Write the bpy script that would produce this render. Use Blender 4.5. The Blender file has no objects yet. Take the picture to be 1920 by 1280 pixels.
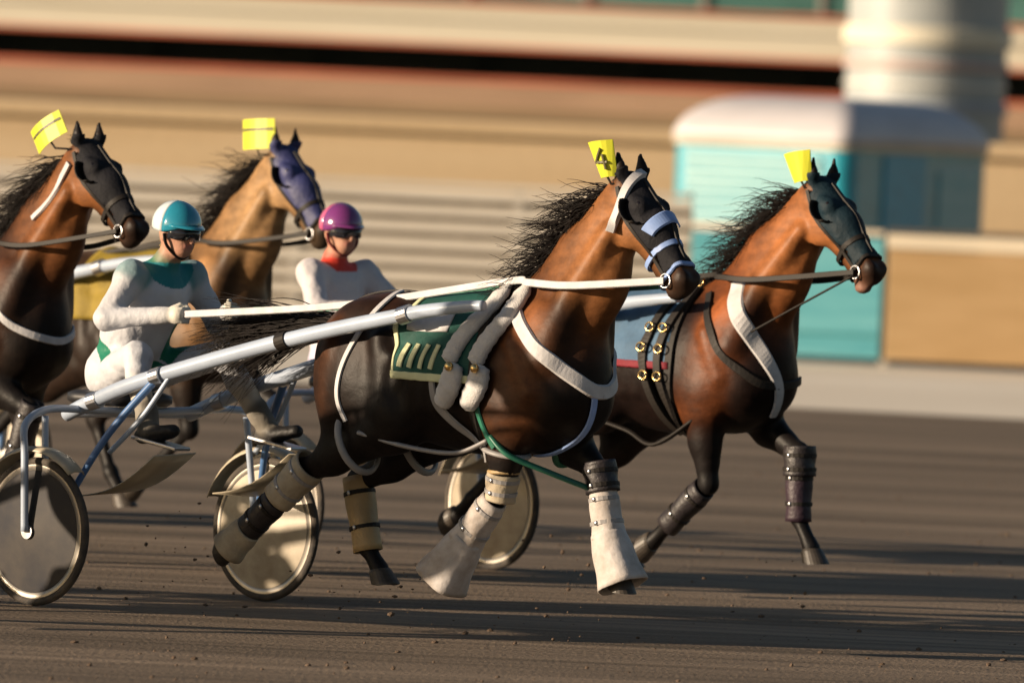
import bpy, math, random
import numpy as np
from mathutils import Vector, Matrix
from mathutils.bvhtree import BVHTree

random.seed(7)
rng = np.random.default_rng(7)
scene = bpy.context.scene
COL = scene.collection
R = math.radians

# ------------------------------------------------------------------ camera, sky, sun, exposure
cam_d = bpy.data.cameras.new('camera')
cam = bpy.data.objects.new('camera', cam_d)
COL.objects.link(cam)
scene.camera = cam
cam_d.sensor_width = 36.0
cam_d.lens = 288.0
cam_d.clip_start, cam_d.clip_end = 1.0, 3000.0
pitch, roll = math.atan((640 - 228) / 15360.0), 0.045
fw = Vector((0, math.cos(pitch), -math.sin(pitch)))
up0 = Vector((0, math.sin(pitch), math.cos(pitch)))
r0 = Vector((1, 0, 0))
rt = r0 * math.cos(roll) + up0 * math.sin(roll)
up = up0 * math.cos(roll) - r0 * math.sin(roll)
M4 = Matrix((rt, up, -fw)).transposed().to_4x4()
M4.translation = Vector((0, -40, 2.4))
cam.matrix_world = M4
cam_d.dof.use_dof = True
cam_d.dof.focus_distance = 38.3
cam_d.dof.aperture_fstop = 2.6

SUN_EL, SUN_AZ = 11.5, 17.0          # light travels towards +x, turned SUN_AZ degrees away from the camera
sun_d = bpy.data.lights.new('sun', 'SUN')
sun_d.energy = 5.0
sun_d.angle = R(0.6)
sun_d.color = (1.0, 0.80, 0.58)
sun = bpy.data.objects.new('sun', sun_d)
COL.objects.link(sun)
trav = Vector((math.cos(R(SUN_AZ)) * math.cos(R(SUN_EL)), math.sin(R(SUN_AZ)) * math.cos(R(SUN_EL)), -math.sin(R(SUN_EL))))
sun.rotation_euler = trav.to_track_quat('-Z', 'Y').to_euler()
sun.location = (-20, -3, 10)
world = bpy.data.worlds.new('World')
scene.world = world
world.use_nodes = True
wn = world.node_tree
bg = wn.nodes['Background']
sky = wn.nodes.new('ShaderNodeTexSky')
sky.sky_type = 'NISHITA'
sky.sun_disc = False
sky.sun_elevation = R(SUN_EL)
sky.sun_rotation = math.atan2(-trav.x, -trav.y)
sky.air_density, sky.dust_density = 1.0, 1.2
wn.links.new(sky.outputs[0], bg.inputs[0])
bg.inputs[1].default_value = 0.05
vs = scene.view_settings
vs.view_transform = 'Standard'
vs.look = 'None'
vs.exposure = 0.75
vs.gamma = 1.0

# ------------------------------------------------------------------ materials
def mat(name, col, rough=0.6, spec=0.5, var=0.15, scale=(6, 6, 6), bump=0.0, bscale=60, metal=0.0, sheen=0.0, col2=None, attr=None, detail=6, coat=0.0, bdist=0.01):
    m = bpy.data.materials.new(name)
    m.use_nodes = True
    nt = m.node_tree
    b = nt.nodes['Principled BSDF']
    b.inputs['Roughness'].default_value = rough
    b.inputs['Specular IOR Level'].default_value = spec
    b.inputs['Metallic'].default_value = metal
    b.inputs['Sheen Weight'].default_value = sheen
    b.inputs['Coat Weight'].default_value = coat
    tc = nt.nodes.new('ShaderNodeTexCoord')
    mp = nt.nodes.new('ShaderNodeMapping')
    mp.inputs['Scale'].default_value = scale
    nt.links.new(tc.outputs['Object'], mp.inputs[0])
    nz = nt.nodes.new('ShaderNodeTexNoise')
    nz.inputs['Scale'].default_value = 1.0
    nz.inputs['Detail'].default_value = detail
    nz.inputs['Roughness'].default_value = 0.6
    nt.links.new(mp.outputs[0], nz.inputs['Vector'])
    rp = nt.nodes.new('ShaderNodeMapRange')
    rp.inputs[1].default_value, rp.inputs[2].default_value = 0.3, 0.7
    nt.links.new(nz.outputs[0], rp.inputs[0])
    mx = nt.nodes.new('ShaderNodeMix')
    mx.data_type = 'RGBA'
    nt.links.new(rp.outputs[0], mx.inputs[0])
    if attr:
        at = nt.nodes.new('ShaderNodeAttribute')
        at.attribute_name = attr
        for k, f in ((6, 1 - var), (7, 1 + var)):
            vm = nt.nodes.new('ShaderNodeVectorMath')
            vm.operation = 'SCALE'
            vm.inputs['Scale'].default_value = f
            nt.links.new(at.outputs['Color'], vm.inputs[0])
            nt.links.new(vm.outputs[0], mx.inputs[k])
    else:
        c2 = col2 or tuple(min(1, c * (1 + var)) for c in col)
        c1 = col if col2 else tuple(c * (1 - var) for c in col)
        mx.inputs[6].default_value = (*c1, 1)
        mx.inputs[7].default_value = (*c2, 1)
    nt.links.new(mx.outputs[2], b.inputs['Base Color'])
    if bump:
        bz = nt.nodes.new('ShaderNodeTexNoise')
        bz.inputs['Scale'].default_value = bscale
        bz.inputs['Detail'].default_value = 4
        nt.links.new(tc.outputs['Object'] if not isinstance(bscale, tuple) else mp.outputs[0], bz.inputs['Vector'])
        bp = nt.nodes.new('ShaderNodeBump')
        bp.inputs['Strength'].default_value = bump
        bp.inputs['Distance'].default_value = bdist
        nt.links.new(bz.outputs[0], bp.inputs['Height'])
        if attr == 'Col' and name == 'horse_coat':            # loose muscle and skin folds under the hair
            b2 = nt.nodes.new('ShaderNodeTexNoise')
            b2.inputs['Scale'].default_value = 17
            b2.inputs['Detail'].default_value = 3
            nt.links.new(tc.outputs['Object'], b2.inputs['Vector'])
            bp2 = nt.nodes.new('ShaderNodeBump')
            bp2.inputs['Strength'].default_value = 0.16
            bp2.inputs['Distance'].default_value = 0.02
            nt.links.new(b2.outputs[0], bp2.inputs['Height'])
            nt.links.new(bp2.outputs[0], bp.inputs['Normal'])
        nt.links.new(bp.outputs[0], b.inputs['Normal'])
    return m

MT = {}
MT['coat'] = mat('horse_coat', (0.1, 0.05, 0.02), rough=0.48, spec=0.16, var=0.35, scale=(11, 11, 18), bump=0.22, bscale=170, attr='Col', bdist=0.002)
MT['cloth'] = mat('racing_cloth', (0.5,) * 3, rough=0.55, spec=0.3, var=0.05, scale=(10, 10, 10), bump=0.35, bscale=22, attr='Col', bdist=0.02)
MT['hair'] = mat('horse_hair', (0.010, 0.007, 0.006), rough=0.6, spec=0.2, var=0.4)
MT['black'] = mat('black_fabric', (0.008, 0.008, 0.011), rough=0.75, spec=0.2, var=0.3, bump=0.4, bscale=50)
MT['teal_black'] = mat('dark_teal_fabric', (0.005, 0.017, 0.026), rough=0.65, spec=0.2, var=0.3, bump=0.4, bscale=50)
MT['navy'] = mat('navy_fabric', (0.02, 0.025, 0.10), rough=0.6, var=0.3, bump=0.4, bscale=50)
MT['leather'] = mat('black_leather', (0.014, 0.011, 0.009), rough=0.6, spec=0.25, var=0.3, bump=0.1, bscale=160)
MT['brass'] = mat('brass', (0.75, 0.52, 0.22), rough=0.25, metal=1.0, var=0.1)
MT['white_strap'] = mat('white_webbing', (0.50, 0.49, 0.50), rough=0.6, spec=0.4, var=0.14, scale=(18, 18, 18), bump=0.15, bscale=160)
MT['fleece'] = mat('white_fleece', (0.52, 0.505, 0.50), rough=0.85, spec=0.2, var=0.10, scale=(20, 20, 20), bump=0.5, bscale=130, sheen=0.3)
MT['grey_strap'] = mat('grey_webbing', (0.26, 0.25, 0.25), rough=0.5, spec=0.5, var=0.2)
MT['green_strap'] = mat('green_webbing', (0.02, 0.13, 0.08), rough=0.45, spec=0.5, var=0.3)
MT['blue_strap'] = mat('pale_blue_webbing', (0.22, 0.33, 0.62), rough=0.5, spec=0.5, var=0.2)
MT['green_cloth'] = mat('green_saddle_cloth', (0.008, 0.06, 0.048), rough=0.7, spec=0.3, var=0.25, bump=0.4, bscale=30)
MT['blue_cloth'] = mat('blue_saddle_cloth', (0.06, 0.12, 0.20), rough=0.7, spec=0.3, var=0.25, bump=0.4, bscale=30)
MT['red_cloth'] = mat('red_trim_cloth', (0.16, 0.012, 0.022), rough=0.7, spec=0.3, var=0.2)
MT['yellow_cloth'] = mat('yellow_saddle_cloth', (0.22, 0.155, 0.02), rough=0.7, spec=0.3, var=0.25, bump=0.4, bscale=30)
MT['cream_cloth'] = mat('pale_yellow_cloth', (0.55, 0.56, 0.34), rough=0.7, var=0.2)
MT['plate'] = mat('yellow_number_card', (0.58, 0.60, 0.04), rough=0.45, spec=0.4, var=0.08)
MT['plate_mark'] = mat('faded_black_print', (0.10, 0.09, 0.04), rough=0.5, var=0.2)
MT['white_paint'] = mat('white_painted_tube', (0.36, 0.42, 0.52), rough=0.28, spec=0.5, var=0.12, scale=(5, 5, 5), coat=0.3)
MT['blue_paint'] = mat('blue_painted_tube', (0.08, 0.17, 0.36), rough=0.3, spec=0.5, var=0.15, coat=0.3)
MT['steel'] = mat('brushed_steel', (0.5, 0.5, 0.52), rough=0.35, metal=1.0, var=0.15)
MT['rim_grey'] = mat('grey_rim', (0.36, 0.33, 0.29), rough=0.35, metal=0.6, var=0.2)
MT['shaded_cover'] = mat('shade_painted_wheel_cover', (0.016, 0.018, 0.026), rough=0.6, spec=0.2, scale=(4, 7, 4), col2=(0.06, 0.052, 0.045))  # near wheel's shade put into the cover colour; other covers are cream
MT['tyre'] = mat('dusty_tyre', (0.022, 0.021, 0.022), rough=0.85, scale=(7, 7, 7), col2=(0.10, 0.08, 0.06), bump=0.4, bscale=90)
MT['cover'] = mat('cream_wheel_cover', (0.26, 0.21, 0.15), rough=0.4, spec=0.4, scale=(5, 9, 5), coat=0.1, col2=(0.50, 0.44, 0.34))
MT['guard'] = mat('cream_mudguard', (0.42, 0.36, 0.26), rough=0.4, spec=0.5, var=0.18, scale=(7, 7, 7))
MT['seat'] = mat('black_vinyl', (0.015, 0.015, 0.017), rough=0.45, var=0.2)
MT['boot'] = mat('tan_leather_boot', (0.36, 0.25, 0.12), rough=0.5, var=0.25, bump=0.3, bscale=60)
MT['cream_boot'] = mat('cream_felt_boot', (0.27, 0.22, 0.155), rough=0.7, bump=0.4, bscale=40, scale=(9, 9, 9), col2=(0.48, 0.41, 0.30))
MT['white_boot'] = mat('white_rubber_boot', (0.30, 0.255, 0.22), rough=0.6, spec=0.3, scale=(7, 7, 7), bump=0.4, bscale=30, col2=(0.56, 0.53, 0.52))
MT['dark_boot'] = mat('dark_shin_boot', (0.018, 0.014, 0.016), rough=0.5, var=0.3, bump=0.4, bscale=50)
MT['purple_boot'] = mat('plum_shin_boot', (0.022, 0.009, 0.018), rough=0.55, var=0.3, bump=0.4, bscale=50)
MT['rubber'] = mat('black_rubber', (0.015, 0.015, 0.018), rough=0.5, var=0.2)
MT['helmet_teal'] = mat('teal_helmet_paint', (0.02, 0.22, 0.32), rough=0.14, spec=0.6, var=0.1, coat=0.8)
MT['helmet_pale'] = mat('pale_helmet_paint', (0.62, 0.68, 0.70), rough=0.14, spec=0.6, var=0.06, coat=0.8)
MT['helmet_purple'] = mat('purple_helmet_paint', (0.16, 0.03, 0.15), rough=0.14, spec=0.6, var=0.12, coat=0.8)
MT['helmet_pink'] = mat('pink_helmet_paint', (0.55, 0.10, 0.22), rough=0.14, spec=0.6, var=0.1, coat=0.8)
MT['goggle'] = mat('dark_goggle_lens', (0.02, 0.02, 0.025), rough=0.08, spec=0.8, var=0.1)
MT['hoof'] = mat('dark_hoof_horn', (0.045, 0.036, 0.028), rough=0.5, var=0.4, scale=(6, 6, 40))
MT['eye'] = mat('horse_eye', (0.008, 0.005, 0.004), rough=0.06, spec=0.7, var=0.1)

# ------------------------------------------------------------------ helpers
def tag(o, label=None, cat=None, group=None, kind=None):
    if label: o['label'] = label
    if cat: o['category'] = cat
    if group: o['group'] = group
    if kind: o['kind'] = kind
    return o

def empty(name, loc, rz=0.0):
    o = bpy.data.objects.new(name, None)
    o.empty_display_size = 0.2
    o.location = loc
    o.rotation_euler = (0, 0, rz)
    COL.objects.link(o)
    return o

class MB:
    """collects pieces and links them as ONE mesh object"""
    def __init__(s): s.v, s.f = [], []
    def add(s, v, f):
        n = len(s.v)
        s.v += [tuple(map(float, p)) for p in v]
        s.f += [tuple(i + n for i in q) for q in f]
        return s
    def box(s, c, d, rz=0.0, ry=0.0):
        m = Matrix.Rotation(rz, 3, 'Z') @ Matrix.Rotation(ry, 3, 'Y')
        vs_ = [Vector(c) + m @ Vector((x * d[0] / 2, y * d[1] / 2, z * d[2] / 2)) for x in (-1, 1) for y in (-1, 1) for z in (-1, 1)]
        return s.add(vs_, [(0, 1, 3, 2), (4, 6, 7, 5), (0, 4, 5, 1), (2, 3, 7, 6), (0, 2, 6, 4), (1, 5, 7, 3)])
    def tube(s, pts, r, seg=12, smooth=0, caps=True, flat=1.0):
        P = [Vector(p) for p in pts]
        rs = list(r) if hasattr(r, '__len__') else [r] * len(P)
        if smooth:
            P, rs = catmull(P, rs, smooth)
        n = len(P)
        T = [(P[min(i + 1, n - 1)] - P[max(i - 1, 0)]).normalized() for i in range(n)]
        a = Vector((0, 0, 1)) if abs(T[0].z) < 0.9 else Vector((1, 0, 0))
        nrm = (a - T[0] * a.dot(T[0])).normalized()
        v, f = [], []
        for i in range(n):
            nrm = (nrm - T[i] * nrm.dot(T[i])).normalized()
            bi = T[i].cross(nrm)
            for k in range(seg):
                t = 2 * math.pi * k / seg
                v.append(P[i] + nrm * (math.cos(t) * rs[i]) + bi * (math.sin(t) * rs[i] * flat))
        for i in range(n - 1):
            for k in range(seg):
                k2 = (k + 1) % seg
                f.append((i * seg + k, i * seg + k2, (i + 1) * seg + k2, (i + 1) * seg + k))
        if caps:
            f.append(tuple(range(seg - 1, -1, -1)))
            f.append(tuple((n - 1) * seg + k for k in range(seg)))
        return s.add(v, f)
    def ball(s, c, r, nu=20, nv=12, rot=None):
        r = (r, r, r) if not hasattr(r, '__len__') else r
        v, f = [], []
        for j in range(nv + 1):
            ph = math.pi * j / nv
            for i in range(nu):
                t = 2 * math.pi * i / nu
                q = Vector((r[0] * math.sin(ph) * math.cos(t), r[1] * math.sin(ph) * math.sin(t), r[2] * math.cos(ph)))
                if rot: q = rot @ q
                v.append(Vector(c) + q)
        for j in range(nv):
            for i in range(nu):
                f.append((j * nu + i, (j + 1) * nu + i, (j + 1) * nu + (i + 1) % nu, j * nu + (i + 1) % nu))
        return s.add(v, f)
    def lathe(s, prof, c, axis='y', seg=48):
        """profile of (radius, along-axis) pairs"""
        v, f = [], []
        n = len(prof)
        for k in range(seg):
            t = 2 * math.pi * k / seg
            for (r, h) in prof:
                p = (r * math.cos(t), h, r * math.sin(t)) if axis == 'y' else (r * math.cos(t), r * math.sin(t), h)
                v.append((c[0] + p[0], c[1] + p[1], c[2] + p[2]))
        for k in range(seg):
            k2 = (k + 1) % seg
            for i in range(n - 1):
                f.append((k * n + i, k * n + i + 1, k2 * n + i + 1, k2 * n + i))
        return s.add(v, f)
    def build(s, name, m, parent=None, smooth=False, bevel=0.0):
        me = bpy.data.meshes.new(name)
        me.from_pydata(s.v, [], s.f)
        me.validate()
        me.update()
        if smooth:
            me.shade_smooth()
        me.materials.append(MT[m] if isinstance(m, str) else m)
        o = bpy.data.objects.new(name, me)
        COL.objects.link(o)
        if parent: o.parent = parent
        if bevel:
            md = o.modifiers.new('bevel', 'BEVEL')
            md.width, md.segments, md.limit_method = bevel, 2, 'ANGLE'
        return o

def catmull(P, rs, k):
    n = len(P)
    out, ro = [], []
    for i in range(n - 1):
        p0, p1, p2, p3 = P[max(i - 1, 0)], P[i], P[i + 1], P[min(i + 2, n - 1)]
        for j in range(k):
            t = j / k
            out.append(0.5 * ((2 * p1) + (p2 - p0) * t + (2 * p0 - 5 * p1 + 4 * p2 - p3) * t * t + (3 * p1 - p0 - 3 * p2 + p3) * t ** 3))
            ro.append(rs[i] * (1 - t) + rs[i + 1] * t)
    out.append(P[-1]); ro.append(rs[-1])
    return out, ro

# ------------------------------------------------------------------ organic bodies: smooth-blended volumes, meshed by surface nets
class Body:
    def __init__(s): s.p = []
    def cone(s, a, b, ra, rb, col, k=0.04, wy=1.0, cut=None):
        s.p.append(('c', np.array(a, float), np.array(b, float), ra, rb, wy, k, col, None)); return s
    def ell(s, c, r, col, k=0.06, ry=0.0, rz=0.0, rx=0.0):
        m = np.array(Matrix.Rotation(rz, 3, 'Z') @ Matrix.Rotation(ry, 3, 'Y') @ Matrix.Rotation(rx, 3, 'X'))
        s.p.append(('e', np.array(c, float), np.array(r, float), m, None, 1.0, k, col, None)); return s
    @staticmethod
    def dist(p, X):
        if p[0] == 'c':
            a, b, ra, rb, wy = p[1:6]
            Y = X - a
            ba = b - a
            t = np.clip((Y @ ba) / max(1e-9, ba @ ba), 0, 1)
            Y = Y - t[..., None] * ba
            Y[..., 1] /= wy
            return (np.sqrt((Y * Y).sum(-1)) - (ra + (rb - ra) * t)) * min(1.0, max(wy, 0.6))
        c, r, m = p[1:4]
        q = (X - c) @ m
        k0 = np.sqrt(((q / r) ** 2).sum(-1))
        k1 = np.sqrt(((q / (r * r)) ** 2).sum(-1))
        return k0 * (k0 - 1) / np.maximum(k1, 1e-6)
    def bounds(s, p):
        if p[0] == 'c':
            r = max(p[3], p[4]) * max(1, p[5])
            return np.minimum(p[1], p[2]) - r, np.maximum(p[1], p[2]) + r
        r = p[2].max()
        return p[1] - r, p[1] + r
    def mesh(s, h):
        lo = np.min([s.bounds(p)[0] for p in s.p], 0) - 4 * h
        hi = np.max([s.bounds(p)[1] for p in s.p], 0) + 4 * h
        n = np.ceil((hi - lo) / h).astype(int) + 1
        F = np.full(n, 1.0, np.float32)
        for p in s.p:
            k = p[6]
            l, u = s.bounds(p)
            mrg = k + 3 * h
            i0 = np.maximum(0, np.floor((l - mrg - lo) / h).astype(int))
            i1 = np.minimum(n, np.ceil((u + mrg - lo) / h).astype(int) + 1)
            ax = [lo[d] + h * np.arange(i0[d], i1[d]) for d in range(3)]
            X = np.stack(np.meshgrid(*ax, indexing='ij'), -1)
            d = s.dist(p, X).astype(np.float32)
            sl = tuple(slice(i0[d_], i1[d_]) for d_ in range(3))
            g = F[sl]
            hh = np.maximum(k - np.abs(g - d), 0) / k
            F[sl] = np.minimum(g, d) - hh * hh * k * 0.25
        V, Q = surface_nets(F, lo, h)
        W = np.zeros(len(V)); C = np.zeros((len(V), 3))
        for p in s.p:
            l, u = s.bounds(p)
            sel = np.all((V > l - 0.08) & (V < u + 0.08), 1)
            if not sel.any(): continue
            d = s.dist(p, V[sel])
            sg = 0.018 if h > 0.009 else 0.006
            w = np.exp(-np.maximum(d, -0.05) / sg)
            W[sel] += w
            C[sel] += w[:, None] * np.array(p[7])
        return V, Q, C / np.maximum(W, 1e-9)[:, None]

def surface_nets(F, lo, h):
    S = F < 0
    n = np.array(F.shape)
    cnt = np.zeros(n - 1, np.int8)
    for dx in (0, 1):
        for dy in (0, 1):
            for dz in (0, 1):
                cnt += S[dx:n[0] - 1 + dx, dy:n[1] - 1 + dy, dz:n[2] - 1 + dz]
    act = (cnt > 0) & (cnt < 8)
    idx = np.full(n - 1, -1, np.int64)
    I = np.argwhere(act)
    idx[act] = np.arange(len(I))
    acc = np.zeros((len(I), 3)); num = np.zeros(len(I))
    corners = [(a, b, c) for a in (0, 1) for b in (0, 1) for c in (0, 1)]
    for a in corners:
        for d in range(3):
            if a[d]: continue
            b = list(a); b[d] = 1
            fa = F[I[:, 0] + a[0], I[:, 1] + a[1], I[:, 2] + a[2]]
            fb = F[I[:, 0] + b[0], I[:, 1] + b[1], I[:, 2] + b[2]]
            x = (fa < 0) != (fb < 0)
            t = fa[x] / (fa[x] - fb[x])
            q = np.tile(np.array(a, float), (x.sum(), 1))
            q[:, d] = t
            acc[x] += q; num[x] += 1
    V = lo + h * (I + acc / num[:, None])
    quads = []
    for d in range(3):
        o1, o2 = [(1, 2), (2, 0), (0, 1)][d]
        sl0 = [slice(None)] * 3; sl1 = [slice(None)] * 3
        sl0[d] = slice(0, -1); sl1[d] = slice(1, None)
        A, B = S[tuple(sl0)], S[tuple(sl1)]
        E = np.argwhere(A != B)
        E = E[(E[:, o1] > 0) & (E[:, o2] > 0) & (E[:, o1] < n[o1] - 1) & (E[:, o2] < n[o2] - 1)]
        def c(k1, k2):
            e = E.copy(); e[:, o1] -= k1; e[:, o2] -= k2
            return idx[e[:, 0], e[:, 1], e[:, 2]]
        q = np.stack([c(0, 0), c(1, 0), c(1, 1), c(0, 1)], 1)
        ins = A[E[:, 0], E[:, 1], E[:, 2]]
        q[~ins] = q[~ins][:, ::-1]
        quads.append(q)
    return V, np.concatenate(quads)

def body_object(name, V, Q, C, m, parent):
    me = bpy.data.meshes.new(name)
    me.from_pydata(V.tolist(), [], Q.tolist())
    me.update()
    at = me.color_attributes.new('Col', 'FLOAT_COLOR', 'POINT')
    at.data.foreach_set('color', np.concatenate([C, np.ones((len(C), 1))], 1).astype(np.float32).ravel())
    me.shade_smooth()
    me.materials.append(MT[m])
    o = bpy.data.objects.new(name, me)
    COL.objects.link(o)
    o.parent = parent
    sm = o.modifiers.new('smooth', 'SMOOTH')
    sm.factor, sm.iterations = 0.5, 2
    return o

class Skin:
    """a meshed body to lay straps and covers on"""
    def __init__(s, V, Q):
        s.V, s.Q = V, Q
        s.bvh = BVHTree.FromPolygons(V.tolist(), Q.tolist())
        n = np.zeros_like(V)
        a, b, c, d = (V[Q[:, i]] for i in range(4))
        fn = np.cross(c - a, d - b)
        for i in range(4):
            np.add.at(n, Q[:, i], fn)
        s.N = n / np.maximum(1e-12, np.linalg.norm(n, axis=1))[:, None]
        s.fc = V[Q].mean(1)
    def strap(s, pts, width, name, m, parent, off=0.006, thick=0.008, k=10, taper=None, snap=True):
        P, ws = catmull([Vector(p) for p in pts], [1.0] * len(pts), k)
        if snap:
            hit = [s.bvh.find_nearest(p) for p in P]
            N = [h[1] for h in hit]
            P = [h[0] + h[1] * off for h in hit]
            for _ in range(3):
                N = [(N[max(0, i - 1)] + N[i] + N[min(len(N) - 1, i + 1)]).normalized() for i in range(len(N))]
                P = [P[i] if i in (0, len(P) - 1) else (P[i - 1] + P[i] * 2 + P[i + 1]) / 4 for i in range(len(P))]
        else:
            N = [(s.bvh.find_nearest(p)[1]) for p in P]
        return ribbon(P, N, width, thick, name, m, parent, taper)
    def girth(s, u, width, name, m, parent, z=1.2, lean=0.0, off=0.007, thick=0.008, a0=0.0, a1=360.0, n=48):
        P, N = [], []
        for i in range(n + 1):
            t = R(a0 + (a1 - a0) * i / n)
            d = Vector((0, math.sin(t), math.cos(t)))
            o = Vector((u, 0, z))
            d.x = lean * d.z
            h = s.bvh.ray_cast(o, d.normalized())
            if h[0] is None: continue
            nn = h[1] if h[1].dot(d) > 0 else -h[1]
            P.append(h[0] + nn * off); N.append(nn)
        return ribbon(P, N, width, thick, name, m, parent)
    def patch(s, u0, u1, a0, a1, off, name, m, parent, thick=0.007, nu=16, na=40, zc=1.22, skew=0.0):
        v, f = [], []
        for i in range(na + 1):
            t = R(a0 + (a1 - a0) * i / na)
            d = Vector((0, math.sin(t), math.cos(t)))
            for j in range(nu + 1):
                u = u0 + (u1 - u0) * j / nu + skew * (1 - math.cos(t))
                h = s.bvh.ray_cast(Vector((u, 0, zc)), d)
                q, n_ = (h[0], h[1]) if h[0] is not None else (Vector((u, 0, zc)) + d * 0.3, d)
                if n_.dot(d) < 0: n_ = -n_
                v.append(q + n_ * off + d * 0.002 * math.sin(9 * j / nu + i * 0.7))
        for i in range(na):
            for j in range(nu):
                k = i * (nu + 1) + j
                f.append((k, k + 1, k + nu + 2, k + nu + 1))
        o = MB().add(v, f).build(name, m, parent, smooth=True)
        so = o.modifiers.new('solid', 'SOLIDIFY'); so.thickness = thick; so.offset = 0.0
        return o
    def shell(s, pred, off, name, m, parent, thick=0.006):
        sel = pred(s.fc)
        Qs = s.Q[sel]
        used = np.unique(Qs)
        mp = np.full(len(s.V), -1); mp[used] = np.arange(len(used))
        Vo = s.V[used] + s.N[used] * off
        for _ in range(2):
            pass
        mb = MB()
        mb.add(Vo, mp[Qs].tolist())
        o = mb.build(name, m, parent, smooth=True)
        sm = o.modifiers.new('smooth', 'SMOOTH'); sm.factor, sm.iterations = 0.5, 6
        so = o.modifiers.new('solid', 'SOLIDIFY'); so.thickness = thick; so.offset = 1.0
        return o

def ribbon(P, N, width, thick, name, m, parent, taper=None):
    n = len(P)
    v, f = [], []
    for i in range(n):
        t = (P[min(i + 1, n - 1)] - P[max(i - 1, 0)]).normalized()
        b = t.cross(N[i]).normalized()
        w = width * (taper(i / (n - 1)) if taper else 1.0) / 2
        if thick >= 0.03:                                   # padded straps are round in section and close at the ends
            e = min(1.0, (0.35 + 6.0 * min(i, n - 1 - i) / (n - 1)))
            for q in range(12):
                t_ = 2 * math.pi * q / 12
                v.append(P[i] + b * (w * e * math.cos(t_)) + N[i] * (thick * 0.5 * e * (math.sin(t_) + 0.10 * math.sin(i * 1.9))))
            continue
        for (x, y) in ((-1, -0.5), (-0.8, 0.5), (0.8, 0.5), (1, -0.5)):
            v.append(P[i] + b * (x * w) + N[i] * (y * thick))
    if thick >= 0.03:
        for i in range(n - 1):
            for k in range(12):
                k2 = (k + 1) % 12
                f.append((i * 12 + k, i * 12 + k2, i * 12 + 12 + k2, i * 12 + 12 + k))
        f += [tuple(range(11, -1, -1)), tuple((n - 1) * 12 + k for k in range(12))]
        return MB().add(v, f).build(name, m, parent, smooth=True)
    for i in range(n - 1):
        for k in range(4):
            k2 = (k + 1) % 4
            f.append((i * 4 + k, i * 4 + k2, i * 4 + 4 + k2, i * 4 + 4 + k))
    f += [(3, 2, 1, 0), tuple((n - 1) * 4 + k for k in range(4))]
    return MB().add(v, f).build(name, m, parent, smooth=False)

def strands(roots, name, m, parent, r=0.004, seg=8):
    """roots: (start, direction, length, sag, wave)"""
    mb = MB()
    for (p, d, L, sag, wav) in roots:
        p, d = Vector(p), Vector(d).normalized()
        side = d.cross(Vector((0, 0, 1))).normalized()
        ph, fr = random.uniform(0, 6.28), random.uniform(3, 7)
        pts, rs = [], []
        for i in range(seg + 1):
            t = i / seg
            q = p + d * (L * t) + Vector((0, 0, -sag * t * t)) + side * (wav * math.sin(ph + fr * t) * t) + Vector((0, 0, 1)) * (wav * 0.8 * math.cos(ph * 1.7 + fr * t) * t)
            pts.append(q); rs.append(max(0.0006, r * (1 - 0.85 * t)))
        mb.tube(pts, rs, seg=4, caps=False)
    return mb.build(name, m, parent, smooth=True)

# ------------------------------------------------------------------ the setting: ground
def sheet(name, pts, z, m, kind='structure'):
    o = MB().add([(x, y, z) for x, y in pts], [tuple(range(len(pts)))]).build(name, m)
    return tag(o, kind=kind)

def ground_mat(name, c1, c2, stretch, fine=40, bump=0.6, rough=0.9, clods=0.0):
    m = bpy.data.materials.new(name)
    m.use_nodes = True
    nt = m.node_tree
    b = nt.nodes['Principled BSDF']
    b.inputs['Roughness'].default_value = rough
    b.inputs['Specular IOR Level'].default_value = 0.2
    tc = nt.nodes.new('ShaderNodeTexCoord')
    def noise(sc, detail=6):
        mp = nt.nodes.new('ShaderNodeMapping')
        mp.inputs['Scale'].default_value = sc
        nt.links.new(tc.outputs['Object'], mp.inputs[0])
        nz = nt.nodes.new('ShaderNodeTexNoise')
        nz.inputs['Scale'].default_value = 1
        nz.inputs['Detail'].default_value = detail
        nt.links.new(mp.outputs[0], nz.inputs['Vector'])
        return nz.outputs[0]
    def math_(op, a, c):
        n = nt.nodes.new('ShaderNodeMath'); n.operation = op
        for k, x in ((0, a), (1, c)):
            if isinstance(x, (int, float)): n.inputs[k].default_value = x
            else: nt.links.new(x, n.inputs[k])
        return n.outputs[0]
    grooves = noise((stretch[0], stretch[1], 1), 5)
    bands = noise((stretch[0] * 0.12, stretch[1] * 0.12, 1), 3)
    grain = noise((fine, fine, fine), 5)
    mixv = math_('ADD', math_('MULTIPLY', grooves, 0.5), math_('ADD', math_('MULTIPLY', bands, 0.65), math_('MULTIPLY', grain, 0.28)))
    rp = nt.nodes.new('ShaderNodeMapRange')
    rp.inputs[1].default_value, rp.inputs[2].default_value = 0.54, 0.88
    nt.links.new(mixv, rp.inputs[0])
    mx = nt.nodes.new('ShaderNodeMix'); mx.data_type = 'RGBA'
    mx.inputs[6].default_value = (*c1, 1); mx.inputs[7].default_value = (*c2, 1)
    nt.links.new(rp.outputs[0], mx.inputs[0])
    nt.links.new(mx.outputs[2], b.inputs['Base Color'])
    bp = nt.nodes.new('ShaderNodeBump')
    bp.inputs['Strength'].default_value = bump
    bp.inputs['Distance'].default_value = 0.02
    nt.links.new(math_('ADD', math_('MULTIPLY', grooves, 1.0), math_('MULTIPLY', grain, 0.5)), bp.inputs['Height'])
    nt.links.new(bp.outputs[0], b.inputs['Normal'])
    return m

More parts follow.
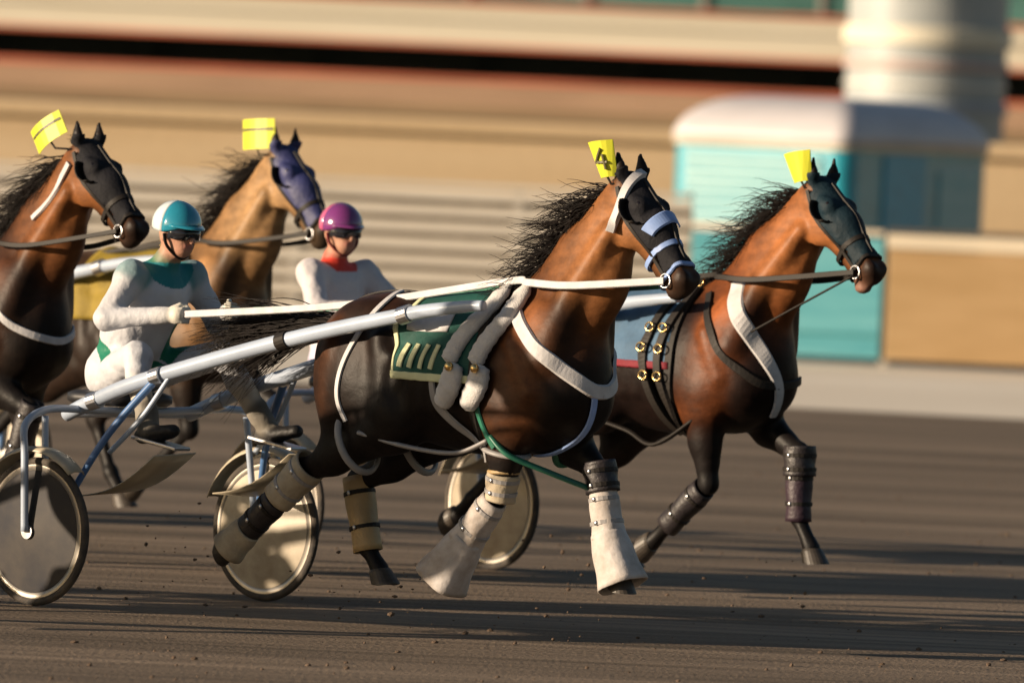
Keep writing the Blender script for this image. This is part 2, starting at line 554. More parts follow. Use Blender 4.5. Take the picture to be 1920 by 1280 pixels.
TH = R(-10)                                           # heading of the outer fence line
bx, by = math.cos(TH), math.sin(TH)
def bp_(s_, d_):                                       # s along the fence line, d behind it
    return (s_ * bx - d_ * by, 46.7 + s_ * by + d_ * bx)
sheet('ground', [(-900, -300), (900, -300), (900, 1500), (-900, 1500)], -0.012, ground_mat('infield_earth', (0.22, 0.17, 0.10), (0.36, 0.28, 0.17), (0.4, 3), fine=14))
sheet('race_track', [(-250, -90), (250, -90), bp_(250, -14), bp_(-250, -14)], 0.0, ground_mat('harrowed_clay_track', (0.070, 0.053, 0.038), (0.285, 0.215, 0.155), (0.35, 6), fine=38, bump=0.9))
sheet('verge', [bp_(-250, -14.3), bp_(250, -14.3), bp_(250, 1.2), bp_(-250, 1.2)], 0.006, ground_mat('pale_sand_verge', (0.72, 0.62, 0.49), (0.88, 0.79, 0.66), (0.4, 1.6), fine=22))

# ------------------------------------------------------------------ the setting: fence, hoardings, wall, stand, tower, kiosk
def frame_empty(name, s_, d_, rz):
    x, y = bp_(s_, d_)
    return empty(name, (x, y, 0), rz)

MT['slat'] = mat('weathered_white_board', (0.34, 0.31, 0.27), rough=0.6, var=0.2, scale=(0.6, 8, 14), col2=(0.46, 0.43, 0.38))
MT['post'] = mat('grey_post', (0.30, 0.28, 0.25), rough=0.7, var=0.2)
MT['shade_board'] = mat('backing_board', (0.24, 0.205, 0.16), rough=0.8, var=0.2)
MT['ply'] = mat('tan_hoarding_board', (0.30, 0.19, 0.08), rough=0.6, var=0.2, scale=(0.8, 3, 5), col2=(0.37, 0.245, 0.12))
MT['cap'] = mat('pale_cap_board', (0.55, 0.48, 0.37), rough=0.6, var=0.15, scale=(0.8, 3, 9))
MT['teal_board'] = mat('teal_hoarding_paint', (0.06, 0.28, 0.34), rough=0.45, var=0.2, scale=(0.7, 3, 6), col2=(0.13, 0.38, 0.43))
MT['rail_dark'] = mat('dark_rail', (0.06, 0.055, 0.05), rough=0.6, var=0.2)

# white slatted fence along the outside of the track
fen = frame_empty('slatted_fence', 0, 0, TH)
tag(fen, 'long pale slatted fence with horizontal boards behind the horses', 'fence')
FL0, FL1 = -34.0, 1.86
mb = MB()
for k in range(9):
    mb.box(((FL0 + FL1) / 2, 0, 0.17 + k * 0.178), (FL1 - FL0, 0.05, 0.105))
mb.build('slat', 'slat', fen, bevel=0.006)
MB().box(((FL0 + FL1) / 2, 0.09, 0.81), (FL1 - FL0, 0.02, 1.50)).build('backing', 'shade_board', fen)
MB().box(((FL0 + FL1) / 2, 0.02, 1.70), (FL1 - FL0, 0.16, 0.05)).build('top_rail', 'slat', fen, bevel=0.01)
x = FL0 + 0.4
while x < FL1:
    MB().box((x, 0.048, 0.83), (0.09, 0.05, 1.66)).build('post', 'post', fen)
    x += 2.4

# teal hoarding and the tan boarded hoarding to its right
tealh = frame_empty('teal_hoarding', 0, 0, TH)
tag(tealh, 'teal painted hoarding board between the slatted fence and the tan boards', 'hoarding')
MB().box((2.90, 0, 0.71), (2.04, 0.06, 1.26)).build('panel', 'teal_board', tealh, bevel=0.01)
MB().box((2.90, -0.036, 0.32), (2.02, 0.012, 0.03)).build('batten', mat('dark_teal_batten', (0.03, 0.20, 0.22)), tealh)
MB().box((2.90, 0, 1.40), (2.04, 0.09, 0.06)).build('top_rail', 'cap', tealh, bevel=0.01)
tanh_ = frame_empty('tan_hoarding', 0, 0, TH)
tag(tanh_, 'tan boarded hoarding with a pale top band on the right', 'hoarding')
for k in range(6):
    xc = 3.96 + 1.25 + k * 2.5
    MB().box((xc, 0, 0.66), (2.47, 0.06, 1.16)).build('panel', 'ply', tanh_, bevel=0.008)
    MB().box((xc - 1.25, 0.06, 0.7), (0.10, 0.08, 1.4)).build('post', 'post', tanh_)
MB().box((3.96 + 7.5, -0.004, 1.325), (15, 0.07, 0.15)).build('cap_board', 'cap', tanh_, bevel=0.01)
MB().box((3.96 + 7.5, 0, 1.435), (15, 0.10, 0.05)).build('top_rail', 'rail_dark', tanh_, bevel=0.01)

# tan retaining wall beyond the fence
MT['tan_wall'] = mat('tan_rendered_wall', (0.37, 0.265, 0.15), rough=0.85, var=0.2, scale=(0.10, 1, 1.2), col2=(0.47, 0.36, 0.23), bump=0.3, bscale=8, bdist=0.03)
MT['coping'] = mat('brown_coping', (0.17, 0.125, 0.075), rough=0.8, var=0.25, scale=(0.3, 2, 2))
rw = empty('retaining_wall', (0, 64, 0), R(-8))
tag(rw, 'tall plain tan rendered wall behind the slatted fence', 'wall')
MB().box((0, 0, 1.1), (120, 0.5, 2.2)).build('wall_face', 'tan_wall', rw)
MB().box((0, -0.04, 2.30), (120, 0.7, 0.2)).build('coping', 'tan_wall', rw, bevel=0.03)
# grandstand with red rails
MT['brick'] = mat('brown_brick', (0.19, 0.125, 0.07), rough=0.85, var=0.25, scale=(0.35, 2, 3), col2=(0.31, 0.215, 0.12))
MT['redrail'] = mat('faded_red_rail', (0.52, 0.15, 0.085), rough=0.5, var=0.2, scale=(0.4, 2, 2))
MT['fascia'] = mat('cream_fascia', (0.58, 0.53, 0.41), rough=0.6, var=0.12, scale=(0.2, 2, 4), col2=(0.68, 0.64, 0.53))
MT['shadow_gap'] = mat('gallery_shade', (0.012, 0.016, 0.012), rough=0.7, var=0.3)  # near-black colour stands in for the shade inside the gallery
MT['terracotta'] = mat('terracotta_step', (0.31, 0.20, 0.13), rough=0.8, var=0.2, scale=(0.4, 2, 6), col2=(0.44, 0.29, 0.19))
MT['tealglass'] = mat('teal_glazing', (0.07, 0.17, 0.155), rough=0.2, spec=0.6, var=0.3, scale=(0.5, 1, 1))
gs = empty('grandstand', (0, 112, 0), R(-5))
tag(gs, 'grandstand with cream fascia, dark gallery, red rails and teal glazing', 'grandstand')
W_ = 110
MB().box((0, 0, 1.32), (W_, 1.0, 2.64)).build('lower_wall', 'brick', gs)
MB().box((0, -0.56, 2.30), (W_, 0.4, 0.30)).build('seat_step', 'coping', gs)
for k in range(3):
    MB().box((0, -0.30 + k * 0.28, 2.67 + k * 0.16), (W_, 0.30, 0.155)).build('terrace_step', 'terracotta', gs, bevel=0.015)
MB().box((0, 0.40, 3.13), (W_, 0.14, 0.10)).build('rail', 'redrail', gs, bevel=0.02)
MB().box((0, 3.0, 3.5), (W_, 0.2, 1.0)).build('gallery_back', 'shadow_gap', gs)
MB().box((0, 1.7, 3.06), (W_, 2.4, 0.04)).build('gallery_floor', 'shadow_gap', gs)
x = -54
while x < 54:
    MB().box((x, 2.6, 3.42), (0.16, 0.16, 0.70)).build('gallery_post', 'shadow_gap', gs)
    x += 3.1
MB().box((0, 0.7, 4.15), (W_, 0.5, 0.76)).build('fascia_board', 'fascia', gs)
MB().box((0, 0.43, 4.22), (W_, 0.03, 0.03)).build('fascia_joint', 'rail_dark', gs)
MB().box((0, 0.42, 3.75), (W_, 0.14, 0.08)).build('rail', 'redrail', gs, bevel=0.02)
MB().box((0, 0.42, 4.57), (W_, 0.14, 0.08)).build('rail', 'redrail', gs, bevel=0.02)
MB().box((0, 1.1, 5.4), (W_, 0.2, 1.85)).build('glazing', 'tealglass', gs)
x = -54
while x < 54:
    MB().box((x, 0.97, 5.4), (0.10, 0.08, 1.85)).build('mullion', 'post', gs)
    x += 2.2
MB().box((0, 1.4, 6.45), (W_, 3.2, 0.25)).build('roof', 'fascia', gs)

# pale round tower
MT['tower'] = mat('pale_grey_panel', (0.30, 0.33, 0.34), rough=0.5, var=0.14, scale=(1, 1, 3), col2=(0.38, 0.40, 0.40))
tw = empty('round_tower', (5.78, 78, 0))
tag(tw, 'pale grey round tower with ring bands standing before the grandstand', 'tower')
MB().lathe([(0, 0), (1.15, 0), (1.15, 6.5), (0, 6.5)], (0, 0, 0), 'z', 64).build('wall', 'tower', tw, smooth=False)
MB().lathe([(1.15, 3.74), (1.22, 3.76), (1.22, 4.0), (1.15, 4.02)], (0, 0, 0), 'z', 64).build('canopy_ring', 'fascia', tw)
MB().lathe([(1.15, 3.40), (1.20, 3.40), (1.20, 3.52), (1.15, 3.52)], (0, 0, 0), 'z', 64).build('ring_band', mat('pinkish_band', (0.40, 0.31, 0.29)), tw)
MB().lathe([(1.15, 3.17), (1.19, 3.17), (1.19, 3.20), (1.15, 3.20)], (0, 0, 0), 'z', 64).build('ring_band', mat('bright_trim', (0.75, 0.74, 0.7), rough=0.25), tw)
MB().lathe([(1.15, 2.80), (1.20, 2.80), (1.20, 2.95), (1.15, 2.95)], (0, 0, 0), 'z', 64).build('ring_band', mat('grey_blue_band', (0.30, 0.34, 0.40)), tw)
MB().lathe([(1.4, 6.5), (1.4, 6.65), (0, 7.3)], (0, 0, 0), 'z', 64).build('roof', 'fascia', tw)

# kiosk trailer with rounded white roof, teal body
MT['teal'] = mat('teal_gloss_paint', (0.02, 0.30, 0.40), rough=0.3, spec=0.5, var=0.12, scale=(1, 1, 3), coat=0.3)
MT['palteal'] = mat('pale_teal_gloss_paint', (0.15, 0.38, 0.43), rough=0.4, spec=0.4, var=0.14, scale=(0.8, 0.8, 5), col2=(0.30, 0.50, 0.52))
MT['blue_door'] = mat('blue_teal_door', (0.012, 0.30, 0.46), rough=0.35, var=0.15)
MT['white_gloss'] = mat('white_gloss_roof', (0.50, 0.48, 0.50), rough=0.45, var=0.1, scale=(1, 1, 3))
kx, ky = 3.55, 53.5
ks = empty('refreshment_kiosk', (kx, ky, 0), R(-32))
tag(ks, 'teal and white kiosk trailer with a rounded roof behind the hoardings', 'kiosk')
def rrect(w, d, r, n=8):
    out = []
    for (cx, cy, a0) in ((w / 2 - r, d / 2 - r, 0), (-w / 2 + r, d / 2 - r, 90), (-w / 2 + r, -d / 2 + r, 180), (w / 2 - r, -d / 2 + r, 270)):
        for i in range(n + 1):
            t = R(a0 + 90 * i / n)
            out.append((cx + r * math.cos(t), cy + r * math.sin(t)))
    return out
def loft(layers):
    v, f = [], []
    n = len(layers[0])
    for L in layers: v += L
    for j in range(len(layers) - 1):
        for i in range(n):
            i2 = (i + 1) % n
            f.append((j * n + i, j * n + i2, (j + 1) * n + i2, (j + 1) * n + i))
    f.append(tuple(range(n - 1, -1, -1)))
    f.append(tuple((len(layers) - 1) * n + i for i in range(n)))
    return MB().add(v, f)
KW, KD = 2.35, 3.3
loft([[(x, y, z) for x, y in rrect(KW, KD, 0.22)] for z in (0.45, 2.30)]).build('body', 'teal', ks, smooth=False)
lay = []
for i in range(9):
    t = i / 8
    s_ = math.cos(t * math.pi / 2 * 0.86)
    lay.append([(x * (0.25 + 0.75 * s_) * 1.03, y * (0.25 + 0.75 * s_) * 1.03, 2.303 + 0.52 * math.sin(t * math.pi / 2)) for x, y in rrect(KW, KD, 0.22)])
loft(lay).build('roof', 'white_gloss', ks, smooth=True)
loft([[(x, y, z) for x, y in rrect(KW + 0.07, KD + 0.07, 0.25)] for z in (2.24, 2.297)]).build('gutter', 'cap', ks)
fb = MB()
for k in range(7):
    fb.box((-0.06, -KD / 2 - 0.025, 1.42 + k * 0.115), (1.75, 0.03, 0.085))
fb.build('shutter', 'palteal', ks, bevel=0.01)
MB().box((-0.06, -KD / 2 - 0.05, 1.30), (1.85, 0.22, 0.05)).build('counter', 'white_gloss', ks, bevel=0.01)
MB().box((-0.06, -KD / 2 - 0.012, 1.02), (1.9, 0.02, 0.40)).build('stripe_panel', 'palteal', ks)
MB().box((-0.06, -KD / 2 - 0.026, 1.02), (1.9, 0.012, 0.07)).build('stripe', mat('lime_stripe', (0.40, 0.52, 0.30)), ks)
MB().box((KW / 2 + 0.015, -0.4, 1.42), (0.03, 0.95, 1.55)).build('door', 'blue_door', ks, bevel=0.01)
MB().box((KW / 2 + 0.012, 0.85, 1.70), (0.03, 0.9, 0.7)).build('side_panel', 'palteal', ks, bevel=0.01)
for sx in (-1, 1):
    w_ = MB().lathe([(0, -0.09), (0.22, -0.09), (0.31, -0.07), (0.31, 0.07), (0.22, 0.09), (0, 0.09)], (0, 0, 0), 'y', 32).build('wheel', 'tyre', ks)
    w_.location = (sx * (KW / 2 - 0.12), 0.2, 0.31)
    w_.rotation_euler = (0, 0, R(90))

# ------------------------------------------------------------------ horses
BLK = (0.008, 0.007, 0.007)
def build_horse(cfg):
    bay, dark, cheek = cfg['bay'], cfg['dark'], cfg['cheek']  # coat tones also paint in light: bright where sunlit, dark on shaded flank and breast
    root = empty('racehorse', (cfg['O'][0], cfg['O'][1], 0), -R(cfg['a']))
    tag(root, cfg['label'], 'horse', 'racing trotters in harness')
    B = Body()
    # trunk
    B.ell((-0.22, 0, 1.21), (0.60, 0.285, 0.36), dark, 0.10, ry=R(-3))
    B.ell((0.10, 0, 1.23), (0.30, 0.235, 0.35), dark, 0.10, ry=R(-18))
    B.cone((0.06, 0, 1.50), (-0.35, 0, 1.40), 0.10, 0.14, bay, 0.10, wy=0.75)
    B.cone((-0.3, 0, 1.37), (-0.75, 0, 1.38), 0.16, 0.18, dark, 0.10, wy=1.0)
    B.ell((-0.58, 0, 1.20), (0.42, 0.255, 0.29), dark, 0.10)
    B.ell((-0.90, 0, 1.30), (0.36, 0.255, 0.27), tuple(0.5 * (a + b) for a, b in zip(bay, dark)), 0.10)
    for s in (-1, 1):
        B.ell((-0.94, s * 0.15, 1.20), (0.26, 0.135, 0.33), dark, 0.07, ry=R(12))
        B.ell((-1.08, s * 0.10, 1.22), (0.13, 0.10, 0.22), tuple(2.2 * q for q in bay), 0.06)  # brightened to paint sunlight on the rump
        B.ell((0.12, s * 0.165, 1.25), (0.15, 0.085, 0.33), tuple(2.3 * q for q in bay), 0.06, ry=R(22))  # brightened to paint sunlight on the shoulder
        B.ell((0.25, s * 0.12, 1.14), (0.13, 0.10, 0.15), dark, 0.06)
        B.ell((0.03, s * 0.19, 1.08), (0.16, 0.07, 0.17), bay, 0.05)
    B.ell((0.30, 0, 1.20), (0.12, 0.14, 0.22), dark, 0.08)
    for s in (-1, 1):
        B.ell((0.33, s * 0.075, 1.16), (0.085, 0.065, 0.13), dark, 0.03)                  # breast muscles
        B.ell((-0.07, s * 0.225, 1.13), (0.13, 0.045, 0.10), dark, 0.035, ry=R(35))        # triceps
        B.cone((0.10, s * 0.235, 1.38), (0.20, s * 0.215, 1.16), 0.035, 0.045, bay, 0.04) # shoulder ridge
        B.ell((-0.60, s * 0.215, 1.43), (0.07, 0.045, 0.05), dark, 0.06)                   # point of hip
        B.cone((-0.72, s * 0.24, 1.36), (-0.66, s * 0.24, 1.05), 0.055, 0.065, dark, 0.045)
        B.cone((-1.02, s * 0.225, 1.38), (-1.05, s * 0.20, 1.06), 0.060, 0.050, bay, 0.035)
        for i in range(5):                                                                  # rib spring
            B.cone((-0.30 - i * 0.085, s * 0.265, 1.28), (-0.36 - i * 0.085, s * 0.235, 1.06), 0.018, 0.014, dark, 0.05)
    # neck
    pl = Vector(cfg['poll']); mz = Vector(cfg['muzzle'])
    px, py, pz = pl
    B.cone((0.10, 0, 1.36), (0.36, py * 0.4, 1.70), 0.26, 0.175, bay, 0.10, wy=0.62)
    B.cone((0.36, py * 0.4, 1.70), (px - 0.06, py, pz - 0.13), 0.175, 0.125, cheek, 0.08, wy=0.62)
    for s in (-1, 1):                                                                       # muscle from jaw to shoulder: leaves the jugular groove
        B.cone((px - 0.04, py + s * 0.075, pz - 0.20), (0.34, py * 0.4 + s * 0.10, 1.62), 0.045, 0.065, cheek, 0.035)
        B.cone((0.34, py * 0.4 + s * 0.10, 1.62), (0.24, s * 0.17, 1.32), 0.065, 0.085, dark, 0.04)
    B.cone((-0.02, 0, 1.52), (0.26, py * 0.3, 1.83), 0.09, 0.07, bay, 0.08, wy=0.7)
    B.cone((0.26, py * 0.3, 1.83), (px - 0.07, py, pz - 0.04), 0.07, 0.055, bay, 0.06, wy=0.8)
    # head
    d = (mz - pl).normalized()
    side = Vector((0, 1, 0)) - d * d.y
    side.normalize()
    fh = side.cross(d)                       # forehead / nose direction
    if fh.x < 0: fh = -fh
    H = lambda a, b, c: pl + d * a + fh * b + side * c
    B.cone(H(0.02, -0.02, 0), H(0.26, 0.0, 0), 0.095, 0.088, cheek, 0.05, wy=0.85)
    B.cone(H(0.26, 0.0, 0), H(0.50, -0.005, 0), 0.085, 0.062, cheek, 0.04, wy=0.78)
    for s in (-1, 1):
        B.ell(H(0.165, -0.078, s * 0.048), (0.105, 0.036, 0.105), cheek, 0.022, ry=0)
        B.cone(H(0.10, 0.035, s * 0.080), H(0.34, -0.01, s * 0.062), 0.016, 0.011, cheek, 0.02)
        B.ell(H(0.15, 0.045, s * 0.072), (0.035, 0.025, 0.03), cheek, 0.03)
        B.ell(H(0.55, 0.028, s * 0.040), (0.045, 0.024, 0.034), BLK, 0.02)
        B.cone(H(0.46, 0.045, s * 0.03), H(0.54, 0.045, s * 0.045), 0.014, 0.016, BLK, 0.015)
        # ears
        e0, e1 = H(-0.02, 0.0, s * 0.055), H(-0.02, 0.0, s * 0.055) + Vector((-0.03 + cfg.get('ear', 0.0), s * 0.02, 0.155))
        em = (e0 + e1) / 2 + Vector((0.012, s * 0.01, 0))
        B.cone(e0, em, 0.030, 0.030, BLK, 0.02, wy=0.7)
        B.cone(em, e1, 0.030, 0.008, BLK, 0.01, wy=0.7)
    B.cone(H(0.24, -0.09, 0), H(0.50, -0.055, 0), 0.045, 0.038, dark, 0.04, wy=0.8)
    B.ell(H(0.56, -0.005, 0), (0.062, 0.052, 0.058), BLK, 0.04)
    jaw = cfg.get('jaw', 0.0)
    B.ell(H(0.575, -0.062 - jaw, 0), (0.045, 0.035, 0.024), (0.30, 0.16, 0.12) if jaw else BLK, 0.025)
    B.cone(H(0.44, -0.06, 0), H(0.56, -0.06 - jaw, 0), 0.035, 0.026, dark, 0.03, wy=0.8)
    # legs
    feet = {}
    for s, nm in ((-1, 'n'), (1, 'f')):
        el = np.array((0.03, s * 0.165, 0.98))
        kn, ft, tip = (np.array((q[0], s * 0.145, q[1])) for q in cfg['fore_' + nm])
        up_ = el + np.array((0.03, 0.01 * s, 0.10))
        B.cone(up_, el * 0.6 + kn * 0.4, 0.125, 0.085, dark, 0.07, wy=0.75)
        B.cone(el * 0.6 + kn * 0.4, kn, 0.085, 0.052, BLK, 0.04, wy=0.85)
        B.ell(kn, (0.055, 0.048, 0.062), BLK, 0.02)
        B.cone(kn, ft, 0.036, 0.030, BLK, 0.02, wy=0.85)
        bk = np.array((-1.0, 0, 0)) * 0.022
        B.cone(kn * .9 + ft * .1 + bk, ft * .9 + kn * .1 + bk, 0.022, 0.022, BLK, 0.012)
        B.cone(el * .75 + kn * .25 + (0.035, 0, 0), el * .3 + kn * .7 + (0.02, 0, 0), 0.065, 0.045, dark, 0.03)
        B.ell(ft, (0.046, 0.042, 0.048), BLK, 0.02)
        pm = ft * 0.42 + tip * 0.58
        B.cone(ft, pm, 0.038, 0.036, BLK, 0.015)
        B.cone(pm, pm * 0.7 + tip * 0.3, 0.040, 0.046, BLK, 0.012)
        feet['fore_' + nm] = (el, kn, ft, pm, tip)
        st = np.array((-0.66 + 0.06 * (nm == 'f'), s * 0.19, 0.98))
        hk, ft, tip = (np.array((q[0], s * 0.15, q[1])) for q in cfg['hind_' + nm])
        B.cone((-0.88, s * 0.16, 1.12), st, 0.19, 0.135, dark, 0.08, wy=0.72)
        B.cone((-1.02, s * 0.14, 1.10), st * 0.35 + hk * 0.65, 0.13, 0.075, dark, 0.07, wy=0.7)
        B.cone(st, hk, 0.135, 0.052, dark, 0.06, wy=0.7)
        B.ell(hk, (0.062, 0.046, 0.075), BLK, 0.025)
        B.cone(hk, ft, 0.042, 0.034, BLK, 0.02, wy=0.85)
        tv = ft - hk; tv = tv / np.linalg.norm(tv); bk = np.array((tv[2], 0, -tv[0])); bk = bk * (-0.026 if bk[0] > 0 else 0.026)
        B.cone(hk * .9 + ft * .1 + bk, ft * .9 + hk * .1 + bk, 0.022, 0.024, BLK, 0.012)
        B.cone(st * .8 + hk * .2 + (0.05, s * 0.03, 0), st * .35 + hk * .65 + (0.02, 0, 0), 0.085, 0.05, dark, 0.035)
        B.ell(ft, (0.048, 0.044, 0.048), BLK, 0.02)
        pm = ft * 0.42 + tip * 0.58
        B.cone(ft, pm, 0.040, 0.037, BLK, 0.015)
        B.cone(pm, pm * 0.7 + tip * 0.3, 0.041, 0.046, BLK, 0.012)
        feet['hind_' + nm] = (st, hk, ft, pm, tip)
    B.cone((-1.13, 0, 1.42), (-1.24, 0, 1.40), 0.05, 0.035, BLK, 0.03)
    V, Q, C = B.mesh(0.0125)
    # vertex colours carry painted sunlit patches and a painted dark flank
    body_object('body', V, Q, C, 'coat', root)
    S = Skin(V, Q)
    for nm_, q_ in feet.items():
        add_hoof(root, q_[3], q_[4])
    # eyes
    for s in (-1, 1):
        MB().ball(H(0.15, 0.055, s * 0.085), 0.022).build('eye', 'eye', root, smooth=True)
    # mane
    rs = []
    for i in range(cfg.get('mane_n', 560)):
        t = random.random()
        a = Vector((0.02, 0, 1.60)).lerp(Vector((px - 0.05, py, pz + 0.0)), t)
        a.z += 0.045 * math.sin(t * math.pi)
        a.y += random.uniform(-0.02, 0.02)
        rs.append((a, (-1.0 + random.uniform(-.3, .2), -0.25 + random.uniform(-.35, .25), cfg.get('mane_up', 0.05) + random.uniform(-.35, .25)), random.uniform(0.14, 0.36), random.uniform(0.0, 0.16), random.uniform(0.01, 0.055)))
    for i in range(40):                      # forelock blown back between the ears
        rs.append((H(-0.01, 0.05, random.uniform(-.03, .03)), (-0.8, random.uniform(-.4, .4), 0.45), random.uniform(.08, .18), 0.04, 0.02))
    strands(rs, 'mane', 'hair', root, r=0.0036)
    # tail
    rs = []
    tl = cfg.get('tail', 0.85)
    for i in range(800):
        a = Vector((-1.20 - random.uniform(0, .05), random.gauss(0, 0.02), 1.39 + random.gauss(0, 0.02)))
        rs.append((a, (-1, random.gauss(0.0, 0.06) + cfg.get('tail_y', 0.0), random.gauss(0.03, 0.10)), tl * random.uniform(0.6, 1.0), random.uniform(0.06, 0.30), random.uniform(0.01, 0.06)))
    strands(rs, 'tail', 'hair', root, r=0.0042, seg=12)
    return root, S, H, feet, fh, d, side

def head_gear(root, S, H, cfg, fh, d, side, hood='black', mark=True):
    pl = np.array(H(0, 0, 0)); dn, fn, sn = np.array(d), np.array(fh), np.array(side)
    def pred(c):
        q = c - pl
        a, b, w = q @ dn, q @ fn, q @ sn
        return (a > -0.06) & (a < 0.50) & (b > -0.035 + 0.02 * np.sin(a * 20)) & (np.abs(w) < 0.14) & (q[:, 2] < 0.10) & ~((b < 0.02) & (a < 0.02))
    S.shell(pred, 0.007, 'hood', hood, root)
    # blinker cups
    for s in (-1, 1):
        mb = MB()
        v, f = [], []
        n = 9
        for i in range(n):
            t = -1.35 + 2.7 * i / (n - 1)
            for (rr, oo) in ((0.055, 0.0), (0.062, 0.035), (0.055, 0.062)):
                v.append(H(0.155 + rr * math.sin(t) * 1.15, 0.03 - rr * math.cos(t) * 0.9, s * (0.082 + oo)))
        for i in range(n - 1):
            for j in range(2):
                f.append((i * 3 + j, i * 3 + j + 1, i * 3 + j + 4, i * 3 + j + 3))
        o = mb.add(v, f).build('blinker', cfg.get('blinker', 'leather'), root, smooth=True)
        so = o.modifiers.new('solid', 'SOLIDIFY'); so.thickness = 0.006
    # bridle: cheek strap, noseband, throat lash, bit ring
    for s in (-1, 1):
        S.strap([H(0.0, 0.0, s * 0.09), H(0.14, -0.045, s * 0.10), H(0.30, -0.04, s * 0.09), H(0.50, -0.035, s * 0.07)], 0.022, 'cheek_strap', 'leather', root, off=0.012)
        o = MB().tube([H(0.52 + 0.032 * math.cos(t), -0.038 + 0.032 * math.sin(t), s * 0.066) for t in [2 * math.pi * k / 16 for k in range(17)]], 0.005, seg=8).build('bit_ring', 'steel', root, smooth=True)
    loop = lambda a, rb, rw, cb: [H(a, cb + rb * math.cos(t), rw * math.sin(t)) for t in [2 * math.pi * k / 14 for k in range(15)]]
    S.strap(loop(0.38, 0.10, 0.10, -0.03), 0.030, 'noseband', cfg.get('noseband', 'leather'), root, off=0.014)
    S.strap(loop(0.50, 0.08, 0.08, -0.02), 0.024, 'noseband', cfg.get('noseband2', 'leather'), root, off=0.012)
    # overcheck running up the nose and back over the poll to the saddle
    S.strap([H(0.48, 0.07, 0), H(0.25, 0.10, 0), H(0.03, 0.09, 0)], 0.018, 'overcheck', 'leather', root, off=0.014)
    p0 = H(-0.05, 0.02, 0)
    MB().tube([p0, (Vector(p0) + Vector((-0.02, 0, 1.72))) / 2 * 1.0, (-0.12, 0, 1.66)], 0.006, smooth=8).build('overcheck', 'leather', root, smooth=True) if False else MB().tube([p0, (0.25, 0, 1.93), (-0.12, 0, 1.66)], 0.006, smooth=8, seg=8).build('overcheck', 'leather', root, smooth=True)

def number_card(root, H, w, h_, tilt, mark, s=-1, base=-0.02, lean=0.0, fan=1.0, back=0.0):
    """stiff yellow card standing on the bridle beside the ear"""
    c0 = Vector(H(base, 0.01, s * 0.085)) + Vector((-back, 0, 0.02))
    n = 7
    v, f = [], []
    ct, st_ = math.cos(tilt), math.sin(tilt)
    def pt(a, b, y):
        x, z = a * ct - b * st_, a * st_ + b * ct
        return c0 + Vector((x, y + lean * b * s, z))
    for i in range(n):
        a = (i / (n - 1) - 0.5)
        bow = 0.03 * (1 - (2 * a) ** 2) * s
        for (b, y) in ((0.0, 0), (h_, 0), (h_, 0.004), (0.0, 0.004)):
            wv = w * (1.0 if b > 0 else 1 / fan)
            v.append(pt(a * wv, b, bow + y))
    for i in range(n - 1):
        for k in range(4):
            k2 = (k + 1) % 4
            f.append((i * 4 + k, i * 4 + k2, i * 4 + 4 + k2, i * 4 + 4 + k))
    f += [(0, 1, 2, 3), tuple((n - 1) * 4 + k for k in (3, 2, 1, 0))]
    o = MB().add(v, f).build('head_card', 'plate', root)
    MB().tube([pt(0, 0.02, 0.02 * s), pt(0, -0.03, 0.0), Vector(H(0.0, 0.02, s * 0.07))], 0.006, seg=8).build('card_clip', 'leather', o, smooth=True)
    if mark == 'strokes':
        mb = MB()
        for (a0_, b0_, a1_, b1_) in ((0.10, 0.78, -0.22, 0.42), (-0.22, 0.42, 0.22, 0.40), (0.12, 0.62, 0.12, 0.2)):
            P_ = [pt(w * (a0_ + (a1_ - a0_) * q), h_ * (b0_ + (b1_ - b0_) * q), 0.03 * s * (1 - 4 * (a0_ + (a1_ - a0_) * q) ** 2) - (0.006 if s < 0 else -0.01)) for q in (0, .5, 1)]
            mb.tube(P_, 0.007, seg=6, flat=0.5)
        mb.build('print_mark', 'plate_mark', o)
    if mark == 'bar':
        mb = MB(); v, f = [], []
        for i in range(n):
            a = (i / (n - 1) - 0.5) * 0.94
            bow = 0.03 * (1 - (2 * a) ** 2) * s
            for b in (0.60, 0.70):
                v.append(pt(a * w, b * h_, bow + (-0.003 if s < 0 else 0.007)))
        for i in range(n - 1):
            f.append((i * 2, i * 2 + 1, i * 2 + 3, i * 2 + 2))
        mb.add(v, f).build('print_bar', 'plate_mark', o)
    return o

